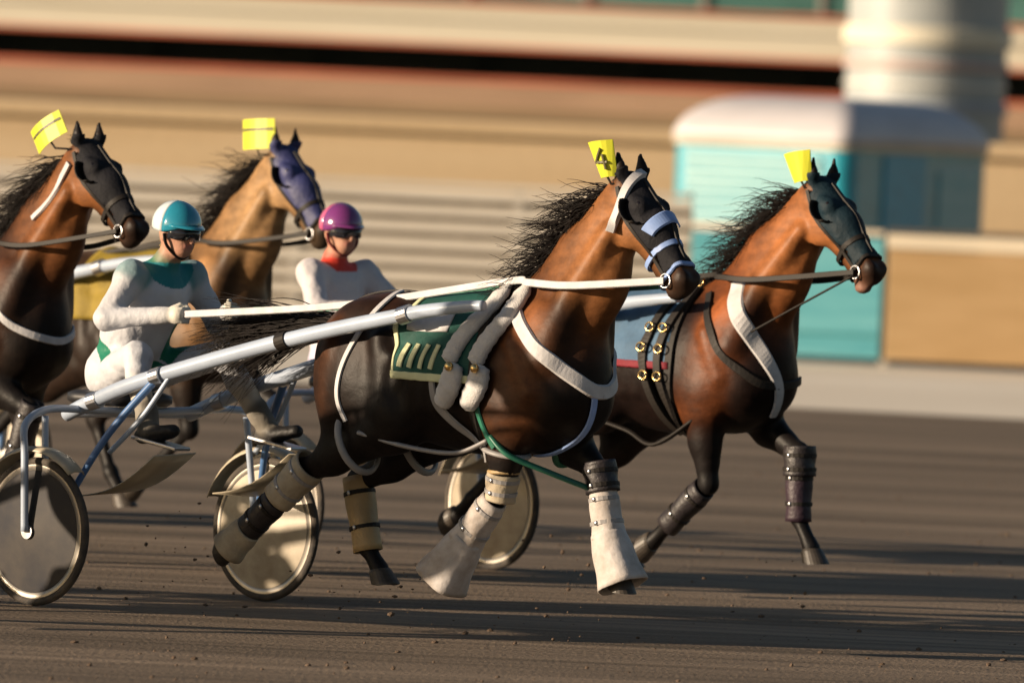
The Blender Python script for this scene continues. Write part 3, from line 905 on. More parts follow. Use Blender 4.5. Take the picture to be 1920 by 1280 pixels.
def leg_cover(root, a, b, ra, rb, name, m, thick=0.010, wy=0.95, seg=24, ext=(0, 0), ripple=0.0):
    """a boot or wrap: a flared sleeve round the bone from a to b"""
    a, b = Vector(a), Vector(b)
    t = (b - a).normalized()
    a, b = a - t * ext[0], b + t * ext[1]
    sd = Vector((0, 1, 0)); sd = (sd - t * sd.dot(t)).normalized(); fr = sd.cross(t)
    v, f = [], []
    K = 12
    for j in range(K + 1):
        u = j / K
        for k in range(seg):
            an = 2 * math.pi * k / seg
            r = ra + (rb - ra) * u + ripple * u * math.sin(an * 5 + 1) + 0.003 * math.sin(u * 9 + an * 2)
            v.append(a.lerp(b, u) + fr * (r * math.cos(an)) + sd * (r * wy * math.sin(an)))
    for j in range(K):
        for k in range(seg):
            k2 = (k + 1) % seg
            f.append((j * seg + k, j * seg + k2, (j + 1) * seg + k2, (j + 1) * seg + k))
    o = MB().add(v, f).build(name, m, root, smooth=True)
    so = o.modifiers.new('solid', 'SOLIDIFY'); so.thickness = thick; so.offset = 1.0
    if name in ('shin_boot', 'leg_wrap', 'hock_boot', 'knee_boot'):
        for u in (0.22, 0.68):
            r = ra + (rb - ra) * u + thick + 0.002
            P_ = [a.lerp(b, u) + fr * (r * math.cos(k)) + sd * (r * wy * math.sin(k)) for k in [2 * math.pi * q / 20 for q in range(21)]]
            N_ = [(p - a.lerp(b, u)).normalized() for p in P_]
            ribbon(P_, N_, 0.022, 0.005, 'boot_strap', 'grey_strap' if m in ('white_boot', 'cream_boot') else 'leather', o)
            MB().ball(a.lerp(b, u) - sd * (r * wy + 0.003), (0.010, 0.006, 0.012), 10, 8).build('boot_buckle', 'steel', o, smooth=True)
    return o

def saddle_set(root, S, cloth, pad='fleece', trim=None, gir='leather', u0=-0.16):
    o = S.patch(u0 - 0.46, u0 + 0.04, -96, 96, 0.014, 'saddle_cloth', cloth, root, skew=0.02)
    if trim:
        for q in (-1, 1):
            S.patch(u0 - 0.462, u0 + 0.042, q * 90, q * 97, 0.020, 'cloth_trim', trim, o, thick=0.008, na=4, skew=0.02)
        S.patch(u0 - 0.465, u0 - 0.44, -96, 96, 0.020, 'cloth_trim', trim, o, thick=0.008, nu=3, skew=0.02)
    S.girth(u0 + 0.06, 0.055, 'girth', gir, root, off=0.012, thick=0.012)
    # harness saddle tree on the back with terrets
    MB().tube([(u0 + 0.06, y, 1.60 - abs(y) * 0.55) for y in (-0.13, -0.06, 0, 0.06, 0.13)], 0.030, smooth=6, flat=1.8).build('saddle', 'leather', root, smooth=True)
    for s in (-1, 1):
        c = Vector((u0 + 0.06, s * 0.09, 1.62))
        MB().tube([c + Vector((0.03 * math.cos(t), 0, 0.03 * math.sin(t) + 0.02)) for t in [2 * math.pi * k / 14 for k in range(15)]], 0.006, seg=8).build('terret', 'brass', root, smooth=True)

def reins(root, H, hands, mats, width=0.026, tz=1.66, u=-0.10):
    for s, m, hd in ((-1, mats[0], hands[0]), (1, mats[1], hands[1])):
        pts = [Vector(hd), Vector(((hd[0] + u) / 2, s * 0.11, (hd[2] + tz) / 2 - 0.03)), Vector((u, s * 0.10, tz)), Vector((0.14, s * 0.205, 1.665)), Vector((0.42, s * 0.215, 1.665)), Vector(H(0.52, -0.038, s * 0.078))]
        P, _ = catmull(pts, [1] * len(pts), 12)
        N = [Vector((0, s, 0.15)).normalized()] * len(P)
        ribbon(P, N, width, 0.006, 'rein', m, root)

def add_hoof(root, pm, tip):
    """hoof capsule: slanted wall, flat sole, set on the end of the pastern"""
    a, b = Vector(pm), Vector(tip)
    t = (b - a).normalized()
    toe = Vector((0, 1, 0)).cross(t); toe = toe if toe.x > 0 else -toe         # front of the hoof
    t2 = (t * 0.88 + toe * -0.47).normalized()                                 # sole normal leans from the pastern
    f2 = Vector((0, 1, 0)).cross(t2); f2 = f2 if f2.x > 0 else -f2
    layers = []
    c0 = a.lerp(b, 0.30)
    for (u, r, sh) in ((0.0, 0.046, 0.0), (0.012, 0.052, 0.002), (0.075, 0.064, 0.026), (0.082, 0.064, 0.028), (0.0821, 0.050, 0.028)):
        layers.append([c0 + t2 * u + f2 * (sh + r * 1.12 * math.cos(k)) + Vector((0, 1, 0)) * (r * math.sin(k)) - t2 * (0.018 * max(0, -math.cos(k)) if u > 0.05 else 0) for k in [2 * math.pi * i / 24 for i in range(24)]])
    loft(layers).build('hoof', 'hoof', root, smooth=False)

HC = [
    dict(O=(0.093, -2.146), a=42, poll=(0.58, -0.02, 2.12), muzzle=(0.97, -0.05, 1.68), ear=0.02,
         bay=(0.085, 0.031, 0.011), dark=(0.007, 0.0042, 0.0033), cheek=(0.24, 0.098, 0.034),
         label='dark bay racehorse nearest the camera with green saddle cloth and white leg boots',
         fore_n=((-0.02, 0.70), (-0.22, 0.46), (-0.36, 0.28)), fore_f=((0.33, 0.80), (0.40, 0.50), (0.50, 0.28)),
         hind_n=((-1.28, 0.70), (-1.60, 0.43), (-1.76, 0.30)), hind_f=((-1.20, 0.66), (-1.12, 0.36), (-1.00, 0.22)), noseband='blue_strap', noseband2='blue_strap', tail_y=0.02, tail=0.95),
    dict(O=(1.07, 1.50), a=45, poll=(0.62, 0.0, 2.12), muzzle=(1.05, -0.02, 1.69), ear=0.06, jaw=0.03,
         bay=(0.11, 0.032, 0.009), dark=(0.008, 0.0038, 0.003), cheek=(0.27, 0.10, 0.033),
         label='bright bay racehorse at the right with a white neck strap and open mouth',
         fore_n=((0.08, 0.62), (-0.18, 0.40), (-0.34, 0.26)), fore_f=((0.43, 0.79), (0.44, 0.47), (0.58, 0.26)),
         hind_n=((-1.28, 0.70), (-1.60, 0.43), (-1.76, 0.30)), hind_f=((-1.00, 0.62), (-0.85, 0.32), (-0.72, 0.16)), tail=0.6),
    dict(O=(-2.63, 2.0), a=42, poll=(0.60, -0.02, 2.14), muzzle=(1.02, -0.06, 1.74), ear=0.04,
         bay=(0.035, 0.014, 0.007), dark=(0.007, 0.0045, 0.0035), cheek=(0.19, 0.070, 0.022),
         label='dark bay racehorse at the left edge with a pale stripe on its neck',
         fore_n=((0.40, 0.82), (0.30, 0.55), (0.14, 0.42)), fore_f=((0.08, 0.60), (-0.10, 0.32), (-0.24, 0.18)),
         hind_n=((-1.00, 0.62), (-0.85, 0.32), (-0.72, 0.16)), hind_f=((-1.28, 0.70), (-1.60, 0.43), (-1.76, 0.30)), mane_n=640, mane_up=-0.2),
    dict(O=(-1.72, 5.5), a=44, poll=(0.58, 0.0, 2.14), muzzle=(0.97, -0.03, 1.72), ear=0.05,
         bay=(0.16, 0.085, 0.036), dark=(0.016, 0.009, 0.006), cheek=(0.30, 0.18, 0.085),
         label='light bay racehorse wearing a navy hood behind the two drivers',
         fore_n=((0.08, 0.62), (-0.18, 0.40), (-0.34, 0.26)), fore_f=((0.43, 0.79), (0.44, 0.47), (0.58, 0.26)),
         hind_n=((-1.28, 0.70), (-1.60, 0.43), (-1.76, 0.30)), hind_f=((-1.00, 0.62), (-0.85, 0.32), (-0.72, 0.16))),
]
def in_world(cfg, u, v, z):
    a = R(cfg['a'])
    return Vector((cfg['O'][0] + u * math.cos(a) + v * math.sin(a), cfg['O'][1] - u * math.sin(a) + v * math.cos(a), z))

# --- nearest horse
c = HC[0]
root, S, H, ft, fh, d, side = build_horse(c)
head_gear(root, S, H, c, fh, d, side, 'black')
number_card(root, H, 0.15, 0.165, R(8), 'strokes', back=0.05, lean=0.3, fan=1.5)
S.strap([H(0.27, 0.085, 0.06), H(0.26, 0.095, 0.0), H(0.28, 0.05, -0.08), H(0.29, 0.02, -0.085)], 0.070, 'brow_patch', 'blue_strap', root, off=0.020)
S.strap([H(-0.02, 0.09, 0.02), H(0.03, 0.05, -0.08), H(0.10, -0.05, -0.11), H(0.14, -0.15, -0.09)], 0.045, 'shadow_roll', 'white_strap', root, off=0.022, thick=0.022)
saddle_set(root, S, 'green_cloth', trim='cream_cloth')
# embroidered pale patches of the saddle cloth
S.patch(-0.55, -0.30, -52, -34, 0.022, 'cloth_patch', 'white_strap', root, thick=0.005, na=8)
for k in range(4):
    S.strap([(-0.52 + k * 0.065, -0.3, 1.36), (-0.545 + k * 0.065, -0.32, 1.24)], 0.030, 'cloth_patch', 'cream_cloth', root, off=0.026, thick=0.005, k=6)
# two thick white fleece girth straps on the near side, with tied ends
for u in (-0.16, 0.0):
    S.strap([(u + 0.09, -0.05, 1.62), (u + 0.02, -0.25, 1.50), (u - 0.05, -0.32, 1.36), (u - 0.075, -0.34, 1.28)], 0.095, 'girth_strap', 'fleece', root, off=0.030, thick=0.060)
    S.strap([(u - 0.03, -0.34, 1.28), (u - 0.05, -0.34, 1.18), (u - 0.12, -0.33, 1.06)], 0.105, 'girth_strap', 'fleece', root, off=0.034, thick=0.070, taper=lambda t: 0.75 + 0.4 * math.sin(t * 3.14))
    MB().ball((u - 0.03, -0.355, 1.26), (0.022, 0.02, 0.022)).build('buckle', 'brass', root, smooth=True)
# breast strap over the point of the shoulder and loose end
bs = [(-0.02, -0.16, 1.60), (0.12, -0.24, 1.48), (0.27, -0.20, 1.33), (0.40, -0.08, 1.20), (0.42, 0.0, 1.18)]
S.strap(bs, 0.070, 'breast_strap', 'white_strap', root, off=0.012, thick=0.014)
S.strap([(p[0], -p[1], p[2]) for p in bs[::-1]], 0.070, 'breast_strap', 'white_strap', root, off=0.012, thick=0.014)
S.strap([(0.40, -0.04, 1.19), (0.34, -0.02, 1.02), (0.20, -0.03, 0.88), (0.08, -0.03, 0.84)], 0.035, 'breast_strap', 'blue_strap', root, off=0.010)
# hopples and hangers
S.strap([(-0.80, -0.03, 1.56), (-0.80, -0.20, 1.48), (-0.90, -0.28, 1.25), (-0.93, -0.30, 1.08), (-0.90, -0.30, 0.96)], 0.028, 'hopple_hanger', 'white_strap', root, off=0.008)
S.strap([(-0.36, -0.30, 1.30), (-0.33, -0.30, 1.08), (-0.20, -0.26, 0.93), (-0.08, -0.22, 0.82)], 0.040, 'hopple_hanger', 'grey_strap', root, off=0.010, taper=lambda t: 0.6 + 0.6 * math.sin(t * 3.14))
S.strap([(0.06, -0.14, 1.58), (-0.03, -0.28, 1.42), (-0.08, -0.28, 1.20), (-0.05, -0.26, 1.02), (0.02, -0.24, 0.90)], 0.030, 'hopple_hanger', 'green_strap', root, off=0.010)
MB().tube([(0.00, -0.255, 0.95), (0.10, -0.24, 0.87), (0.22, -0.10, 0.80), (0.30, 0.06, 0.74), (0.34, 0.20, 0.70)], 0.012, smooth=8, flat=1.6).build('hopple', 'green_strap', root, smooth=True)
MB().tube([(-0.02, -0.25, 0.93), (-0.22, -0.25, 0.86), (-0.52, -0.25, 0.87), (-0.80, -0.29, 0.92)], 0.011, smooth=8, flat=1.6).build('hopple', 'grey_strap', root, smooth=True)
def leg_ring(root, a, b, t, r, m, name='hopple'):
    a, b = Vector(a), Vector(b)
    c_ = a.lerp(b, t); ax = (b - a).normalized(); y = Vector((0, 1, 0)); y = (y - ax * y.dot(ax)).normalized(); f_ = y.cross(ax)
    MB().tube([c_ + f_ * (r * math.cos(k)) + y * (r * 0.8 * math.sin(k)) for k in [2 * math.pi * i / 28 for i in range(29)]], 0.012, seg=8, flat=1.5).build(name, m, root, smooth=True)
leg_ring(root, ft['hind_n'][0], ft['hind_n'][1], 0.40, 0.150, 'grey_strap')
leg_ring(root, ft['hind_f'][0], ft['hind_f'][1], 0.40, 0.135, 'grey_strap')
leg_ring(root, ft['fore_n'][0], ft['fore_n'][1], 0.36, 0.112, 'grey_strap')
leg_ring(root, ft['fore_f'][0], ft['fore_f'][1], 0.36, 0.112, 'green_strap')
S.strap([(-0.18, -0.02, 1.60), (-0.55, 0, 1.58), (-0.95, 0, 1.58), (-1.18, 0, 1.46)], 0.022, 'crupper', 'leather', root, off=0.008)
el, kn, fe, pm, tip = ft['fore_n']
leg_cover(root, el * 0.28 + kn * 0.72, kn, 0.070, 0.062, 'knee_boot', 'cream_boot', ext=(0.0, 0.05))
leg_cover(root, kn, fe, 0.056, 0.075, 'leg_wrap', 'white_boot', ext=(-0.06, 0.02), ripple=0.004)
leg_cover(root, fe, tip, 0.072, 0.125, 'bell_boot', 'white_boot', ext=(0.02, 0.02), ripple=0.007)
MB().tube([Vector(el * 0.30 + kn * 0.70) + Vector((0.074 * math.cos(t), 0.06 * math.sin(t), 0)) for t in [2 * math.pi * k / 18 for k in range(19)]], 0.010, seg=8).build('boot_strap', 'boot', root, smooth=True)
el, kn, fe, pm, tip = ft['fore_f']
leg_cover(root, kn, kn + (kn - fe) * 0.01, 0.070, 0.070, 'knee_boot', 'dark_boot', ext=(0.09, 0.05))
leg_cover(root, kn, fe, 0.056, 0.072, 'leg_wrap', 'white_boot', ext=(-0.07, 0.0), ripple=0.004)
leg_cover(root, fe, tip, 0.074, 0.110, 'bell_boot', 'white_boot', ext=(0.03, -0.01), ripple=0.007)
st, hk, fe, pm, tip = ft['hind_n']
leg_cover(root, hk, fe, 0.078, 0.068, 'hock_boot', 'cream_boot', ext=(0.07, -0.22))
leg_cover(root, hk, fe, 0.058, 0.056, 'shin_boot', 'dark_boot', ext=(-0.21, 0.03))
leg_cover(root, fe, tip, 0.06, 0.078, 'bell_boot', 'cream_boot', ext=(-0.02, -0.02))
st, hk, fe, pm, tip = ft['hind_f']
leg_cover(root, hk, fe, 0.066, 0.060, 'shin_boot', 'boot', ext=(0.03, 0.02))
reins(root, H, ((-2.07, -0.20, 1.41), (-2.03, 0.14, 1.43)), ('white_strap', 'green_strap'), width=0.036)

# --- horse at the right
horse_right = None
c = HC[1]
root, S, H, ft, fh, d, side = build_horse(c)
horse_right = root
head_gear(root, S, H, c, fh, d, side, 'teal_black')
number_card(root, H, 0.18, 0.15, R(10), None, back=0.03, lean=0.2, fan=1.5)
saddle_set(root, S, 'blue_cloth', trim='red_cloth')
S.strap([(0.20, -0.16, 1.66), (0.30, -0.20, 1.46), (0.40, -0.12, 1.28), (0.41, -0.03, 1.12), (0.36, 0.0, 0.98)], 0.10, 'neck_strap', 'white_strap', root, off=0.012, thick=0.010, taper=lambda t: 1.05 - 0.62 * t)
S.strap([(0.02, -0.14, 1.58), (0.16, -0.24, 1.36), (0.34, -0.14, 1.16), (0.42, 0.0, 1.14), (0.34, 0.14, 1.16)], 0.045, 'breast_collar', 'leather', root, off=0.010, thick=0.012)
for u in (-0.24, -0.14):
    S.strap([(u + 0.06, -0.10, 1.58), (u, -0.30, 1.40), (u - 0.02, -0.33, 1.20), (u + 0.04, -0.26, 0.98), (u + 0.10, -0.12, 0.86)], 0.055, 'girth_strap', 'leather', root, off=0.028, thick=0.016)
    for z in (1.44, 1.30, 1.14):
        p = S.bvh.find_nearest(Vector((u, -0.4, z)))
        q = p[0] + p[1] * 0.045
        MB().tube([q + Vector((0.028 * math.cos(t), -0.004, 0.022 * math.sin(t))) for t in [2 * math.pi * k / 12 for k in range(13)]], 0.005, seg=6).build('buckle', 'brass', root, smooth=True)
S.strap([(-0.18, -0.02, 1.60), (-0.55, 0, 1.58), (-0.95, 0, 1.58), (-1.18, 0, 1.46)], 0.022, 'crupper', 'leather', root, off=0.008)
MB().tube([(0.05, -0.24, 0.94), (-0.20, -0.26, 0.80), (-0.42, -0.24, 0.86), (-0.70, -0.26, 0.92)], 0.011, smooth=8, flat=1.6).build('hopple', 'leather', root, smooth=True)
el, kn, fe, pm, tip = ft['fore_n']
leg_cover(root, kn, fe, 0.055, 0.052, 'shin_boot', 'dark_boot', ext=(-0.04, 0.02))
el, kn, fe, pm, tip = ft['fore_f']
leg_cover(root, kn, kn + (kn - fe) * 0.01, 0.074, 0.074, 'knee_boot', 'dark_boot', ext=(0.11, 0.04))
leg_cover(root, kn, fe, 0.060, 0.056, 'shin_boot', 'purple_boot', ext=(-0.06, 0.02))
reins(root, H, ((-2.36, -0.17, 1.39), (-2.35, 0.15, 1.39)), ('leather', 'leather'), width=0.030)
MB().tube([H(0.53, -0.05, -0.07), (0.62, -0.18, 1.52), (0.38, -0.20, 1.40)], 0.006, smooth=8, seg=8).build('check_line', 'leather', root, smooth=True)

# --- horse at the left edge
c = HC[2]
root, S, H, ft, fh, d, side = build_horse(c)
head_gear(root, S, H, c, fh, d, side, 'black')
number_card(root, H, 0.23, 0.13, R(32), 'bar', back=0.15)
S.strap([H(0.02, -0.06, -0.10), H(0.03, -0.14, -0.12), (0.42, -0.14, 1.88), (0.34, -0.15, 1.80)], 0.034, 'neck_cord', 'white_strap', root, off=0.012, thick=0.012)
S.strap([(-0.02, -0.16, 1.60), (0.12, -0.24, 1.46), (0.30, -0.18, 1.24), (0.42, 0.0, 1.18), (0.30, 0.18, 1.24)], 0.040, 'breast_strap', 'white_strap', root, off=0.010)
S.strap([(0.10, -0.24, 1.36), (0.16, -0.24, 1.16), (0.12, -0.24, 1.0)], 0.035, 'breast_strap', 'blue_strap', root, off=0.010)
saddle_set(root, S, 'navy')
el, kn, fe, pm, tip = ft['fore_n']
leg_cover(root, kn, fe, 0.056, 0.054, 'shin_boot', 'dark_boot', ext=(0.05, 0.02))
reins(root, H, ((-2.1, -0.12, 1.42), (-2.1, 0.12, 1.42)), ('leather', 'leather'))

# --- light bay behind the drivers
c = HC[3]
root, S, H, ft, fh, d, side = build_horse(c)
head_gear(root, S, H, c, fh, d, side, 'navy')
number_card(root, H, 0.25, 0.165, R(4), 'bar', back=0.10)
saddle_set(root, S, 'yellow_cloth', u0=-0.3)
S.strap([(-0.02, -0.16, 1.60), (0.12, -0.24, 1.46), (0.30, -0.18, 1.24), (0.42, 0.0, 1.18), (0.30, 0.18, 1.24)], 0.040, 'breast_strap', 'leather', root, off=0.010)
reins(root, H, ((-2.1, -0.12, 1.42), (-2.1, 0.12, 1.42)), ('leather', 'leather'))

# ------------------------------------------------------------------ sulkies
def make_sulky():
    root = empty('sulky', (0, 0, 0))
    HW = 0.79
    for s in (-1, 1):
        w = empty('wheel', (0, s * HW, 0.355))
        w.parent = root
        MB().lathe([(0.333 + 0.020 * math.cos(t), 0.018 * math.sin(t)) for t in [2 * math.pi * k / 14 for k in range(15)]], (0, 0, 0), 'y', 64).build('tyre', 'tyre', w, smooth=True)
        MB().lathe([(0.318, -0.014), (0.292, -0.016), (0.286, 0.0), (0.292, 0.016), (0.318, 0.014)], (0, 0, 0), 'y', 64).build('rim', 'rim_grey', w, smooth=True)
        MB().lathe([(0.0, -0.052), (0.05, -0.050), (0.291, -0.017)], (0, 0, 0), 'y', 64).build('wheel_cover', 'cover', w, smooth=True)
        MB().lathe([(0.0, 0.052), (0.05, 0.050), (0.291, 0.017)], (0, 0, 0), 'y', 64).build('wheel_cover', 'cover', w, smooth=True)
        MB().lathe([(0, -0.066), (0.035, -0.064), (0.035, 0.064), (0, 0.066)], (0, 0, 0), 'y', 24).build('hub', 'steel', w, smooth=False)
        # fork legs either side of the wheel
        MB().tube([(0, s * (HW + 0.075), 0.355), (-0.02, s * (HW + 0.075), 0.70), (-0.05, s * (HW + 0.05), 0.86), (-0.08, s * (HW - 0.12), 0.93), (-0.09, s * 0.40, 0.93)], 0.019, smooth=8).build('fork', 'white_paint', root, smooth=True)
        MB().tube([(0, s * (HW - 0.075), 0.355), (-0.04, s * (HW - 0.085), 0.65), (-0.07, s * (HW - 0.10), 0.90)], 0.017, smooth=6).build('fork', 'white_paint', root, smooth=True)
        # shaft with a gentle curve to the saddle
        MB().tube([(-0.20, s * 0.42, 0.90), (0.0, s * 0.43, 0.98), (0.35, s * 0.43, 1.10), (1.18, s * 0.38, 1.325), (1.92, s * 0.35, 1.485), (2.25, s * 0.35, 1.535), (2.40, s * 0.345, 1.55)], [0.034, 0.037, 0.038, 0.037, 0.034, 0.029, 0.024], smooth=8, seg=16).build('shaft', 'white_paint', root, smooth=True)
        # brace from the shaft down to the hub
        MB().tube([(0.42, s * 0.44, 1.11), (0.20, s * 0.56, 0.80), (0.02, s * (HW - 0.085), 0.37)], [0.020, 0.018, 0.016], smooth=8).build('brace', 'blue_paint', root, smooth=True)
        MB().tube([(0.50, s * 0.43, 1.13), (0.36, s * 0.47, 0.92), (0.18, s * 0.50, 0.74)], 0.013, smooth=6).build('brace', 'white_paint', root, smooth=True)
        for q in ((0.42, s * 0.438, 1.118), (1.18, s * 0.38, 1.325), (1.92, s * 0.35, 1.485), (0.0, s * 0.43, 0.98)):
            v0 = Vector(q)
            MB().tube([v0 - Vector((0.03, 0, 0.009)), v0 + Vector((0.03, 0, 0.009))], 0.043, seg=16).build('clamp', 'steel' if q[0] != 1.18 else 'leather', root, smooth=False)
        # stirrup with a curved mud shield below it
        MB().box((0.42, s * 0.40, 0.80), (0.30, 0.11, 0.018), ry=R(8)).build('stirrup', 'steel', root, bevel=0.005)
        v, f = [], []
        for i in range(9):
            t = i / 8
            x_ = 0.58 - 0.50 * t
            z_ = 0.76 - 0.22 * t - 0.05 * math.sin(t * math.pi)
            v += [(x_, s * 0.32, z_), (x_, s * 0.60, z_ - 0.015)]
        for i in range(8):
            f.append((i * 2, i * 2 + 1, i * 2 + 3, i * 2 + 2))
        o = MB().add(v, f).build('mud_shield', 'guard', root, smooth=True)
        so = o.modifiers.new('solid', 'SOLIDIFY'); so.thickness = 0.006
        # mudguard arching over the wheel
        v, f = [], []
        for i in range(15):
            t = R(48 + 112 * i / 14)
            rr = 0.405
            for y in (-0.055, -0.03, 0.03, 0.055):
                q = rr - (0.022 if abs(y) > 0.05 else 0)
                v.append((q * math.cos(t), s * HW + y, 0.355 + q * math.sin(t)))
        for i in range(14):
            for j in range(3):
                f.append((i * 4 + j, i * 4 + j + 1, i * 4 + 5 + j, i * 4 + 4 + j))
        o = MB().add(v, f).build('mudguard', 'guard', root, smooth=True)
        so = o.modifiers.new('solid', 'SOLIDIFY'); so.thickness = 0.005
    MB().tube([(-0.09, -0.42, 0.93), (-0.12, 0, 0.92), (-0.09, 0.42, 0.93)], 0.019, smooth=8).build('arch_bar', 'white_paint', root, smooth=True)
    MB().tube([(-0.20, -0.42, 0.90), (-0.30, 0, 0.90), (-0.20, 0.42, 0.90)], 0.018, smooth=8).build('rear_bar', 'white_paint', root, smooth=True)
    loft([[(x * k - 0.26, y * k, z) for x, y in rrect(0.42, 0.44, 0.12)] for k, z in ((0.9, 0.945), (1.0, 0.96), (1.0, 0.995), (0.85, 1.01))]).build('seat', 'seat', root, smooth=True)
    MB().box((-0.26, 0, 0.93), (0.30, 0.30, 0.03)).build('seat_bracket', 'steel', root)
    return root

def copy_tree(o, parent=None):
    c_ = o.copy(); COL.objects.link(c_); c_.parent = parent
    for ch in list(o.children): copy_tree(ch, c_)
    return c_

sulky0 = make_sulky()
G_S = 'racing sulkies behind the horses'
for i, (cf, lb) in reversed(list(enumerate(((HC[0], 'white two wheeled sulky nearest the camera, behind the horse with green saddle cloth'),
                              (HC[1], 'white sulky of the driver in the purple helmet, wheels seen behind the nearest horse'),
                              (HC[3], 'white sulky of the light bay horse, mostly hidden at the left'))))):
    o = sulky0 if i == 0 else copy_tree(sulky0)
    p = in_world(cf, -2.40, 0, 0)
    o.location = p
    o.rotation_euler = (0, 0, -R(cf['a']))
    tag(o, lb, 'sulky', G_S)
    if i == 0:                                   # its near wheel's covers are coloured dark as if in shadow
        for w in o.children:
            if w.name.startswith('wheel') and w.location.y < 0:
                for q in w.children:
                    if q.name.startswith('wheel_cover'):
                        q.data = q.data.copy()
                        q.data.materials[0] = MT['shaded_cover']

# ------------------------------------------------------------------ drivers
WHT = (0.50, 0.51, 0.55); GRN = (0.012, 0.16, 0.095); TEAL = (0.015, 0.17, 0.19); SKIN = (0.42, 0.22, 0.15)
def build_driver(cfg, J):
    root = empty('person', in_world(cfg, -2.40 + J['hip'][0], 0, 1.0), -R(cfg['a']))
    ox = J['hip'][0]
    tag(root, J['label'], 'person', 'drivers seated in the sulkies')
    L = lambda p: np.array((p[0] - ox, p[1], p[2] - 1.0))
    B = Body()
    jk, tr, gl, bt = J['jacket'], J['trousers'], J['glove'], (0.012, 0.011, 0.011)
    sleeve = J.get('sleeve', jk)
    hip, mid, che, nk, hd = (L(J[k]) for k in ('hip', 'mid', 'chest', 'neck', 'head'))
    B.ell(hip, (0.135, 0.18, 0.12), tr, 0.06)
    B.cone(hip + (0.01, 0, 0.07), mid, 0.125, 0.135, jk, 0.05, wy=1.18)
    B.cone(mid, che, 0.14, 0.145, jk, 0.06, wy=1.25)
    for s in (-1, 1):
        B.cone(che + (0.0, s * 0.06, 0.06), L(J['sh_n'] if s < 0 else J['sh_f']), 0.085, 0.072, J.get('yoke', jk), 0.05)
    B.cone(che + (0, 0, 0.06), nk, 0.09, 0.062, J.get('collar', jk), 0.04)
    B.cone(nk, hd - (0, 0, 0.06), 0.058, 0.055, SKIN, 0.02)
    fx = np.array(J['face']) / np.linalg.norm(J['face'])      # facing
    upv = np.array((0, 0, 1.0)) - fx * fx[2]; upv /= np.linalg.norm(upv)
    sd = np.cross(upv, fx)
    P = lambda a, b, c_: hd + fx * a + upv * b + sd * c_
    B.ell(hd, (0.098, 0.077, 0.112), SKIN, 0.02)
    B.ell(P(0.055, -0.075, 0), (0.045, 0.045, 0.045), SKIN, 0.03)
    B.cone(P(0.095, 0.005, 0), P(0.118, -0.032, 0), 0.011, 0.016, SKIN, 0.012)
    B.cone(P(0.093, -0.062, -0.016), P(0.093, -0.062, 0.016), 0.009, 0.009, (0.35, 0.12, 0.10), 0.008)
    for s in (-1, 1):
        B.ell(P(-0.005, -0.02, s * 0.079), (0.022, 0.012, 0.032), SKIN, 0.01)
    # arms and hands
    for s, q in ((-1, 'n'), (1, 'f')):
        sh, el, wr = L(J['sh_' + q]), L(J['el_' + q]), L(J['wr_' + q])
        B.cone(sh, el, 0.070, 0.055, sleeve, 0.04)
        B.cone(el, wr, 0.055, 0.040, jk, 0.02)
        B.cone(el * 0.12 + wr * 0.88, wr, 0.043, 0.040, J.get('cuff', jk), 0.01)
        dr = (wr - el) / np.linalg.norm(wr - el)
        hx = np.array((1.0, 0, 0.0)); hx = (dr + hx * 0.8); hx /= np.linalg.norm(hx)
        pal = np.array((0, -s * 1.0, 0.0)); pal = pal - hx * (pal @ hx); pal /= np.linalg.norm(pal)   # palms face each other
        upq = np.cross(hx, pal)
        if upq[2] < 0: upq = -upq
        k0 = wr + hx * 0.035
        B.cone(wr, k0 + hx * 0.03, 0.030, 0.034, gl, 0.015)
        B.ell(wr + hx * 0.06, (0.045, 0.024, 0.042), gl, 0.015)
        for i, (ln, off) in enumerate(((0.98, 0.030), (1.08, 0.010), (1.0, -0.011), (0.82, -0.031))):
            a0 = wr + hx * 0.092 + upq * off
            a1 = a0 + (hx * 0.018 + pal * 0.034) * ln
            a2 = a1 + (-hx * 0.016 + pal * 0.018) * ln
            a3 = a2 + (-hx * 0.022 - pal * 0.008) * ln
            B.cone(a0, a1, 0.0115, 0.0105, gl, 0.005)
            B.cone(a1, a2, 0.0105, 0.0098, gl, 0.004)
            B.cone(a2, a3, 0.0098, 0.0088, gl, 0.004)
        t0 = wr + hx * 0.040 + upq * 0.034
        t1 = t0 + hx * 0.030 + upq * 0.016 + pal * 0.020
        t2 = t1 + hx * 0.026 + pal * 0.018 - upq * 0.006
        B.cone(t0, t1, 0.014, 0.012, gl, 0.008)
        B.cone(t1, t2, 0.012, 0.010, gl, 0.005)
        # legs
        hp = hip + (0.0, s * 0.085, -0.02)
        kn, an = L(J['kn_' + q]), L(J['an_' + q])
        B.cone(hp, kn, 0.098, 0.068, tr, 0.05)
        B.ell(kn, (0.066, 0.064, 0.066), tr, 0.02)
        md = kn * 0.55 + an * 0.45
        B.cone(kn, kn * 0.62 + an * 0.38 + np.array((-0.02, 0, 0)), 0.064, 0.060, tr, 0.03)
        B.cone(kn * 0.62 + an * 0.38 + np.array((-0.02, 0, 0)), an, 0.060, 0.046, J.get('shin', tr), 0.02)
        toe = an + np.array((0.175, s * 0.01, J.get('toe', 0.045)))
        B.cone(kn * 0.25 + an * 0.75, an, 0.054, 0.050, bt, 0.012)
        B.cone(an + (-0.045, 0, -0.045), an + (0.06, 0, -0.03), 0.038, 0.042, bt, 0.02)
        B.cone(an + (0.05, 0, -0.03), toe + (0, 0, -0.05), 0.040, 0.030, bt, 0.02, wy=1.15)
    V, Q, C = B.mesh(0.0065)
    if 'paint' in J:
        J['paint'](V, C, dict(hip=hip, mid=mid, che=che, nk=nk, hd=hd))
    bo = body_object('body', V, Q, C, 'cloth', root)
